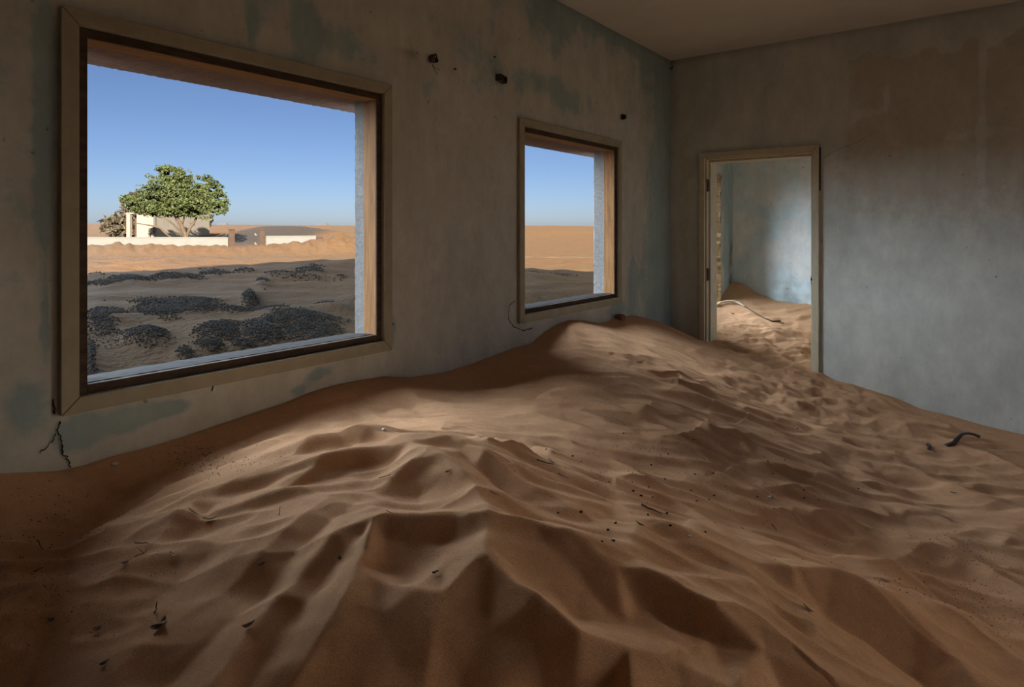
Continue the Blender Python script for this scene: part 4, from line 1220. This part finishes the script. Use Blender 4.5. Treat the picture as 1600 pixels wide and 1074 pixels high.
def terrain(x, y):
    r = np.hypot(x - 0, y + 2)
    dw = np.clip(-x - 0.2, 0, None)
    near = 0.95 - 0.45 * smooth(0.0, 4.5, y)
    z = (near - 0.16 * np.exp(-dw / 1.2)) * smooth(34, 6, r) * (x < 0.5) + 0.05
    z = z + 0.05 * perlin(x * .35, y * .35, 90) * smooth(1, 6, r) + 0.04 * perlin(x * 1.1, y * 1.1, 91) + 0.03 * perlin(x * 2.6, y * 2.6, 92)
    z = z + 0.02 * (1 - np.abs(perlin(x * .9 + y * .3, y * 2.4, 93)) * 2) * smooth(2, 5, r)
    z = z + 2.25 * smooth(44, 135, r) - 1.3 * smooth(180, 420, r)
    z = z + smooth(40, 110, r) * (0.9 * perlin(x * .016, y * .016, 94) + 0.5 * perlin(x * .045, y * .045, 95) + 0.16 * perlin(x * .15, y * .15, 96))
    # rubble berm in front of the low boundary wall
    for px, d0, zb, sr, st in ((250, 36, .42, 7.0, 2.8), (150, 36, .2, 4.0, 2.6), (455, 37, .20, 4.0, 3.0), (548, 39, .85, 3.2, 3.8)):
        c = far(px, d0, 0)
        u = (x - c[0]) * CY + (y - c[1]) * SY
        v = -(x - c[0]) * SY + (y - c[1]) * CY
        g = zb * np.exp(-(u / sr) ** 2 - (v / st) ** 2)
        z = z + g * (1 + .40 * perlin(x * 1.3, y * 1.3, 97) + .30 * perlin(x * 3.6, y * 3.6, 98))
    # dark dune behind the gate gap
    c = far(440, 68, 0)
    u = (x - c[0]) * CY + (y - c[1]) * SY; v = -(x - c[0]) * SY + (y - c[1]) * CY
    z = z + 1.35 * np.exp(-(u / 7) ** 2 - (v / 9) ** 2)
    inside = (x > -0.1) & (x < 4.7) & (y > -9.1) & (y < 1.85)
    return np.where(inside, -0.4, z)

ang = np.concatenate([np.arange(95, 265, .16), np.arange(265, 455, 3.0)]) * PI / 180
ang = np.concatenate([ang, [455 * PI / 180]])
rad = 0.25 * 1.0245 ** np.arange(0, 330)
RR, AA = np.meshgrid(rad, ang, indexing='ij')
TX, TY = RR * np.cos(AA), RR * np.sin(AA) - 2.0
TZ = terrain(TX, TY)
MOUND = 0.05
grav_shade = gravel_mask(TX, TY)
TZ = TZ + MOUND * grav_shade * (RR < 16)
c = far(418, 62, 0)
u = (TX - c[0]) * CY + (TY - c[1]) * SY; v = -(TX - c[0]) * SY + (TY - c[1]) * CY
grav_shade = np.maximum(grav_shade, 1.25 * np.exp(-((u - .5) / 4.6) ** 4 - (v / 15) ** 2))  # shade of the dune behind the gate painted as darker ground
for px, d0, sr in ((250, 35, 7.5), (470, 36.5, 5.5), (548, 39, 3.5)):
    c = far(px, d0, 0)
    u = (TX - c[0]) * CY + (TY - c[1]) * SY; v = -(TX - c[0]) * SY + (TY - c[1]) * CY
    grav_shade = np.maximum(grav_shade, .52 * np.exp(-(u / sr) ** 4 - (v / 3.0) ** 2))
c = far(870, 28.5, 0)
v = -(TX - c[0]) * SY + (TY - c[1]) * CY
u = (TX - c[0]) * CY + (TY - c[1]) * SY
track = np.clip(np.exp(-(v / .9) ** 2) * smooth(9, 6, np.abs(u)) * (0.75 + .6 * perlin(TX * .8, TY * .8, 99)), 0, 1)
ground = grid_mesh('desert_ground', np.stack([TX, TY, TZ], -1)[:, ::-1], M_DESERT, {'gravel': grav_shade[:, ::-1], 'track': track[:, ::-1]})
tag(ground, 'sunlit orange desert sand outside the house', 'ground', kind='structure')

# loose gravel stones on the dark patches
GV, GF = [], []
nst = 0
cent = []
for px, py, rx, ry, w in GRAVEL:
    x0, y0 = inv(px, py, GZ0(px)); x1, y1 = inv(px + rx, py, GZ0(px)); x2, y2 = inv(px, py + ry, GZ0(px))
    area = max(1, int(900 * w * rx * ry / 900))
    n_ = min(9000, int(area * 5))
    u, v = RNG.normal(0, .6, n_), RNG.normal(0, .6, n_)
    X_ = x0 + (x1 - x0) * u + (x2 - x0) * v; Y_ = y0 + (y1 - y0) * u + (y2 - y0) * v
    nn_ = fbm(X_ * 1.3, Y_ * 1.3, 131, 3) + .35 * perlin(X_ * 5, Y_ * 5, 133)
    ok = nn_ > -.03 - .18 * w + .28 * (u * u + v * v) + RNG.normal(0, .07, n_)
    cent += list(zip(X_[ok], Y_[ok]))
cent = np.array(cent)
cent = cent[cent[:, 0] < -0.45]
zz = terrain(cent[:, 0], cent[:, 1]) + MOUND * gravel_mask(cent[:, 0], cent[:, 1]) + .002
dist = np.hypot(cent[:, 0] - CAM[0], cent[:, 1] - CAM[1])
s = RNG.uniform(.35, 1.0, len(cent)) ** 2 * .0085 * np.clip(dist / 5, .5, 1.6)
OV = np.array([(1, 0, 0), (-1, 0, 0), (0, 1, 0), (0, -1, 0), (0, 0, 1), (0, 0, -1)], float)
OF = np.array([(0, 2, 4), (2, 1, 4), (1, 3, 4), (3, 0, 4), (2, 0, 5), (1, 2, 5), (3, 1, 5), (0, 3, 5)])
V = (OV[None] * s[:, None, None] * RNG.uniform(.6, 1.3, (len(s), 6, 3)) + np.stack([cent[:, 0], cent[:, 1], zz + s * .2], -1)[:, None, :]).reshape(-1, 3)
Fq = (OF[None] + (np.arange(len(s)) * 6)[:, None, None]).reshape(-1, 3)
gv = quads_mesh('gravel', V, Fq, M_GRAVEL)
tag(gv, 'dark loose gravel in patches on the shaded sand outside the windows', 'gravel', kind='stuff')

# low boundary walls, gate posts, hut
def ground_at(p): return float(terrain(np.array([p[0]]), np.array([p[1]]))[0])
def wall_run(name, px0, px1, d0, d1, ztop, thick, mat, label, cat='wall'):
    a_, b2 = far(px0, d0, 0), far(px1, d1, 0)
    d = (b2 - a_); d[2] = 0; L = np.linalg.norm(d); d /= L
    nn = np.array([-d[1], d[0], 0])
    root = empty(name, (a_ + b2) / 2)
    tag(root, label, cat)
    P = [a_ - nn * 0, b2 - nn * 0, b2 + nn * thick, a_ + nn * thick]
    prism('wall_body', [(p[0], p[1]) for p in P], 'z', -1.0, ztop - .06, mat, root)
    P = [a_ - nn * .03, b2 - nn * .03, b2 + nn * (thick + .03), a_ + nn * (thick + .03)]
    prism('coping', [(p[0], p[1]) for p in P], 'z', ztop - .06, ztop, mat, root)
    return root
wall_run('boundary_wall', 40, 356, 41.5, 41, .97, .2, M_WHITE, 'long low white boundary wall half buried in sand in front of the tree', 'boundary wall')
wall_run('boundary_wall', 416, 494, 41, 43, 1.04, .2, M_WHITE, 'short low white boundary wall right of the gate gap', 'boundary wall')
def post(px, w, d, ztop, label, side):
    c = far(px, d, 0)
    root = empty('gate_post', c)
    tag(root, label, 'gate post')
    h = w / 2
    box('shaft', c[0] - h, c[0] + h, c[1] - h, c[1] + h, -.6, ztop - .08, M_BRICK, root, .01)
    box('cap', c[0] - h - .03, c[0] + h + .03, c[1] - h - .03, c[1] + h + .03, ztop - .08, ztop, M_BRICK, root, .01)
    for z in (.5, 1.1):
        if side: tube('hinge_pin', [c + np.array([-.25, -.2, z]), c + np.array([-.32, -.3, z]), c + np.array([-.32, -.3, z + .12])], .03, M_RUST, root, 6)
post(362, .28, 41, 1.50, 'brown gate post at the end of the long white wall', False)
post(409.5, .24, 41.2, 1.50, 'rusty brown gate post beside the short white wall', True)
c1 = far(498, 43.2, 0)
o = box('block_pile', c1[0] - .2, c1[0] + .2, c1[1] - .2, c1[1] + .2, .2, .98, M_BRICK, None, .02)
tag(o, 'dark block at the right end of the short white wall', 'block')

def hut():
    c = far(242.5, 55, 0)
    root = empty('ruined_hut', c)
    tag(root, 'white ruined hut with an open porch behind the tree', 'hut')
    a1 = math.radians(-62)
    n1 = np.array([math.cos(a1), math.sin(a1), 0]); t1 = np.array([math.sin(a1), -math.cos(a1), 0])     # lit face; runs to the left
    n2 = np.array([math.cos(a1 + PI / 2), math.sin(a1 + PI / 2), 0]); t2 = -n1                            # right face; runs away
    H = 2.95
    def slab(name, p, q, th, nrm, z0, z1, mat):
        P = [p, q, q - nrm * th, p - nrm * th]
        return prism(name, [(v[0], v[1]) for v in P], 'z', z0, z1, mat, root)
    w1 = 1.45
    slab('front_wall', c, c + t1 * w1 * .28, .2, n1, -.3, H, M_HUT)
    slab('front_wall', c + t1 * w1 * .45, c + t1 * w1 * 1.25, .2, n1, -.3, H, M_HUT)
    slab('lintel', c + t1 * w1 * .28, c + t1 * w1 * .45, .2, n1, 1.55, H, M_HUT)
    slab('porch_post', c + t1 * w1 * 1.72, c + t1 * w1 * 1.95, .25, n1, -.3, H - .15, M_HUT)
    slab('inner_wall', c + t1 * w1 * 1.2 - n1 * .9, c + t1 * w1 * 1.9 - n1 * .9, .1, n1, -.3, H - .2, M_BRICK)
    slab('side_wall', c, c + t2 * 7.5, .2, n2, -.3, H - .05, M_CEMENT_SHADE)  # greyer than the front: shade of this face put into its colour
    slab('roof_slab', c + t1 * 2.9, c, 4.0, n1, H - .12, H, M_HUT)
hut()

# ------------------------------------------------------------------ tree and shrubs
def leaf_mat(name, a_, b2):
    m, n, l, b = new_mat(name, .7, .2)
    f = noise(n, l, 1.3, 5, .7)
    l.new(ramp(n, l, f, [(.3, b2), (.7, a_)]), b.inputs['Base Color'])
    return m
M_GREEN = leaf_mat('green_foliage', (0.0166, 0.0251, 0.0055, 1), (0.0066, 0.0123, 0.0031, 1))
M_OLIVE = leaf_mat('olive_twigs', (0.0170, 0.0146, 0.0087, 1), (0.0098, 0.0087, 0.0058, 1))
M_DUSK = leaf_mat('dark_foliage', (0.0130, 0.0114, 0.0087, 1), (0.0078, 0.0068, 0.0055, 1))

def foliage(name, blobs, per, size, mat, parent, seed, elong=1.0):
    r = np.random.default_rng(seed)
    Cs = []
    for (c, rad3, w) in blobs:
        n = int(per * w)
        d = r.normal(0, 1, (n, 3)); d /= np.linalg.norm(d, axis=1)[:, None]
        rr = r.random(n) ** .38
        P = d * rr[:, None]
        k = 1 + .85 * perlin(P[:, 0] * 2.3 + seed, P[:, 2] * 2.3 + P[:, 1] * 1.7, seed)
        P = P * k[:, None] * np.array(rad3) + np.array(c)
        keep = perlin(P[:, 0] * 1.5 + P[:, 1] * 1.1, P[:, 2] * 1.7, seed + 3) > -.16
        Cs.append(P[keep])
    C = np.concatenate(Cs)
    n = len(C)
    a1 = r.normal(0, 1, (n, 3)); a1 /= np.linalg.norm(a1, axis=1)[:, None]
    a2 = np.cross(a1, r.normal(0, 1, (n, 3))); a2 /= np.linalg.norm(a2, axis=1)[:, None]
    s = size * r.uniform(.6, 1.4, n)[:, None]
    V = np.stack([C - a1 * s * elong, C + a2 * s * .5, C + a1 * s * elong, C - a2 * s * .5], 1).reshape(-1, 3)
    Q = np.arange(n * 4).reshape(-1, 4)
    o = quads_mesh(name, V, Q, mat, None, None)
    o.parent = parent
    o.matrix_parent_inverse = Matrix.Translation(parent.location).inverted()
    return o

def tree_pts(d): return lambda px, py, off=0.0: far(px, d + off, 1.45 - (py - 359) / F_PX * (d + off))

T = tree_pts(48)
base = T(287, 372); base[2] = ground_at(base)
tree = empty('ghaf_tree', base)
tag(tree, 'green spreading desert tree with several bare stems behind the white wall', 'tree')
K = 48 / F_PX
def px3(w, h, dp=None): return (w * K, (dp or w * .8) * K, h * K)
bl = []
for px, py, w, h, dens in ((262, 300, 44, 24, 1.3), (238, 318, 34, 20, 1.0), (300, 318, 40, 22, 1.2), (330, 305, 20, 20, .8), (340, 318, 17, 15, .7), (318, 290, 17, 15, .45), (215, 316, 26, 10, .5), (225, 325, 26, 10, .5), (262, 275, 15, 12, .35), (276, 272, 13, 10, .28), (256, 264, 15, 5, .22), (285, 283, 16, 10, .3), (283, 325, 34, 13, .9), (250, 328, 24, 9, .5), (200, 310, 14, 4, .14), (292, 277, 8, 10, .12)):
    bl.append((T(px, py), px3(w, h), dens))
foliage('foliage', bl, 5200, .105, M_GREEN, tree, 15)
def stem(name, px_pts, radii, dp=0):
    P = [T(px, py, dp * i / max(1, len(px_pts) - 1)) for i, (px, py) in enumerate(px_pts)]
    o = tube(name, P, [r * .72 for r in radii], M_BARK, tree, 7)
    return o
stem('trunk', [(291, 378), (289, 366), (284, 352), (276, 338), (268, 322), (262, 300)], [.24, .21, .17, .14, .1, .05])
stem('branch', [(291, 372), (296, 358), (304, 346), (310, 334), (318, 318)], [.17, .14, .12, .09, .05], 1)
stem('branch', [(290, 374), (282, 362), (270, 350), (262, 344), (248, 338)], [.14, .12, .09, .07, .04], -1)
stem('branch', [(289, 366), (281, 355), (275, 345), (272, 332), (276, 318)], [.1, .09, .08, .06, .04], .6)
stem('branch', [(284, 352), (288, 340), (293, 330), (298, 318)], [.1, .09, .07, .05])
stem('branch', [(268, 372), (258, 364), (250, 356), (238, 353), (226, 351), (208, 348)], [.11, .1, .09, .08, .06, .04], -.5)
stem('branch', [(264, 300), (262, 285), (266, 272), (272, 264)], [.05, .045, .035, .02])

S = tree_pts(66)
K2 = 66 / F_PX
b0 = S(195, 372); b0[2] = ground_at(b0)
sh = empty('dry_shrub', b0)
tag(sh, 'grey olive dome-shaped shrub left of the hut', 'shrub')
bl = [(S(px, py), (w * K2, w * K2 * .8, h * K2), d) for px, py, w, h, d in ((196, 352, 32, 18, 1.0), (215, 330, 26, 24, .9), (178, 354, 20, 13, .6), (222, 312, 20, 13, .5), (205, 362, 34, 9, .7))]
foliage('foliage', bl, 3000, .22, M_OLIVE, sh, 23, 1.6)
for q in ((170, 340), (195, 330), (215, 310), (228, 335)):
    o = tube('branch', [b0, (b0 + S(*q)) / 2 + np.array([0, 0, .2]), S(*q)], [.08, .05, .02], M_BARK, sh, 5)
b1 = S(310, 372); b1[2] = ground_at(b1)
sh2 = empty('dark_shrub', b1)
tag(sh2, 'dark brown shrub behind the tree on its right side', 'shrub')
bl = [(S(px, py), (w * K2, w * K2 * .8, h * K2), d) for px, py, w, h, d in ((308, 345, 20, 15, .9), (316, 338, 14, 14, .5), (298, 352, 14, 10, .4))]
foliage('foliage', bl, 2800, .22, M_DUSK, sh2, 29, 1.4)
tube('branch', [b1, S(310, 350), S(314, 335)], [.1, .06, .02], M_BARK, sh2, 5)

# hills on the horizon, distance haze put into their rock colour
M_HILL = simple('haze_tinted_rock', (0.0266, 0.0254, 0.0312, 1), (0.0254, 0.0243, 0.0300, 1), .002, 1.0, 0)
def hill(px, wpx, hpx, d, label):
    n, m = 40, 9
    V, Fc = [], []
    for i in range(n + 1):
        t = i / n * 2 - 1
        prof = (1 - t * t) ** 1.5 * (1 + .25 * math.sin(i * 1.7) * .4 + .2 * math.sin(i * .6 + 1))
        for j in range(m + 1):
            s_ = j / m * 2 - 1
            c = far(px + t * wpx, d + s_ * 160, 0)
            c[2] = -6 + (1.45 + 6 + (hpx + 0) / F_PX * d) * prof * (1 - s_ * s_)
            V.append(c)
    for i in range(n):
        for j in range(m): Fc.append((i * (m + 1) + j, (i + 1) * (m + 1) + j, (i + 1) * (m + 1) + j + 1, i * (m + 1) + j + 1))
    o = link_mesh('distant_hill', V, Fc, M_HILL, None, True)
    tag(o, label, 'hill')
hill(500, 62, 9, 2600, 'faint pinkish hill on the horizon at the right side of the first window')
hill(345, 60, 9, 2600, 'faint pinkish hill on the horizon just right of the tree')

# unseen block added on the sun side to shade the right openings
nb = empty('sun_blocker', (24, -15, 0))
tag(nb, 'tall white block added on the sunny side to keep sun off the right openings', 'sun blocker')
box('blocker_body', 20, 28, -25.0, -11.0, -.5, 8.9, M_WHITE, nb)
box('blocker_top', 19.9, 28.1, -25.1, -10.9, 8.9, 9.3, M_WHITE, nb)
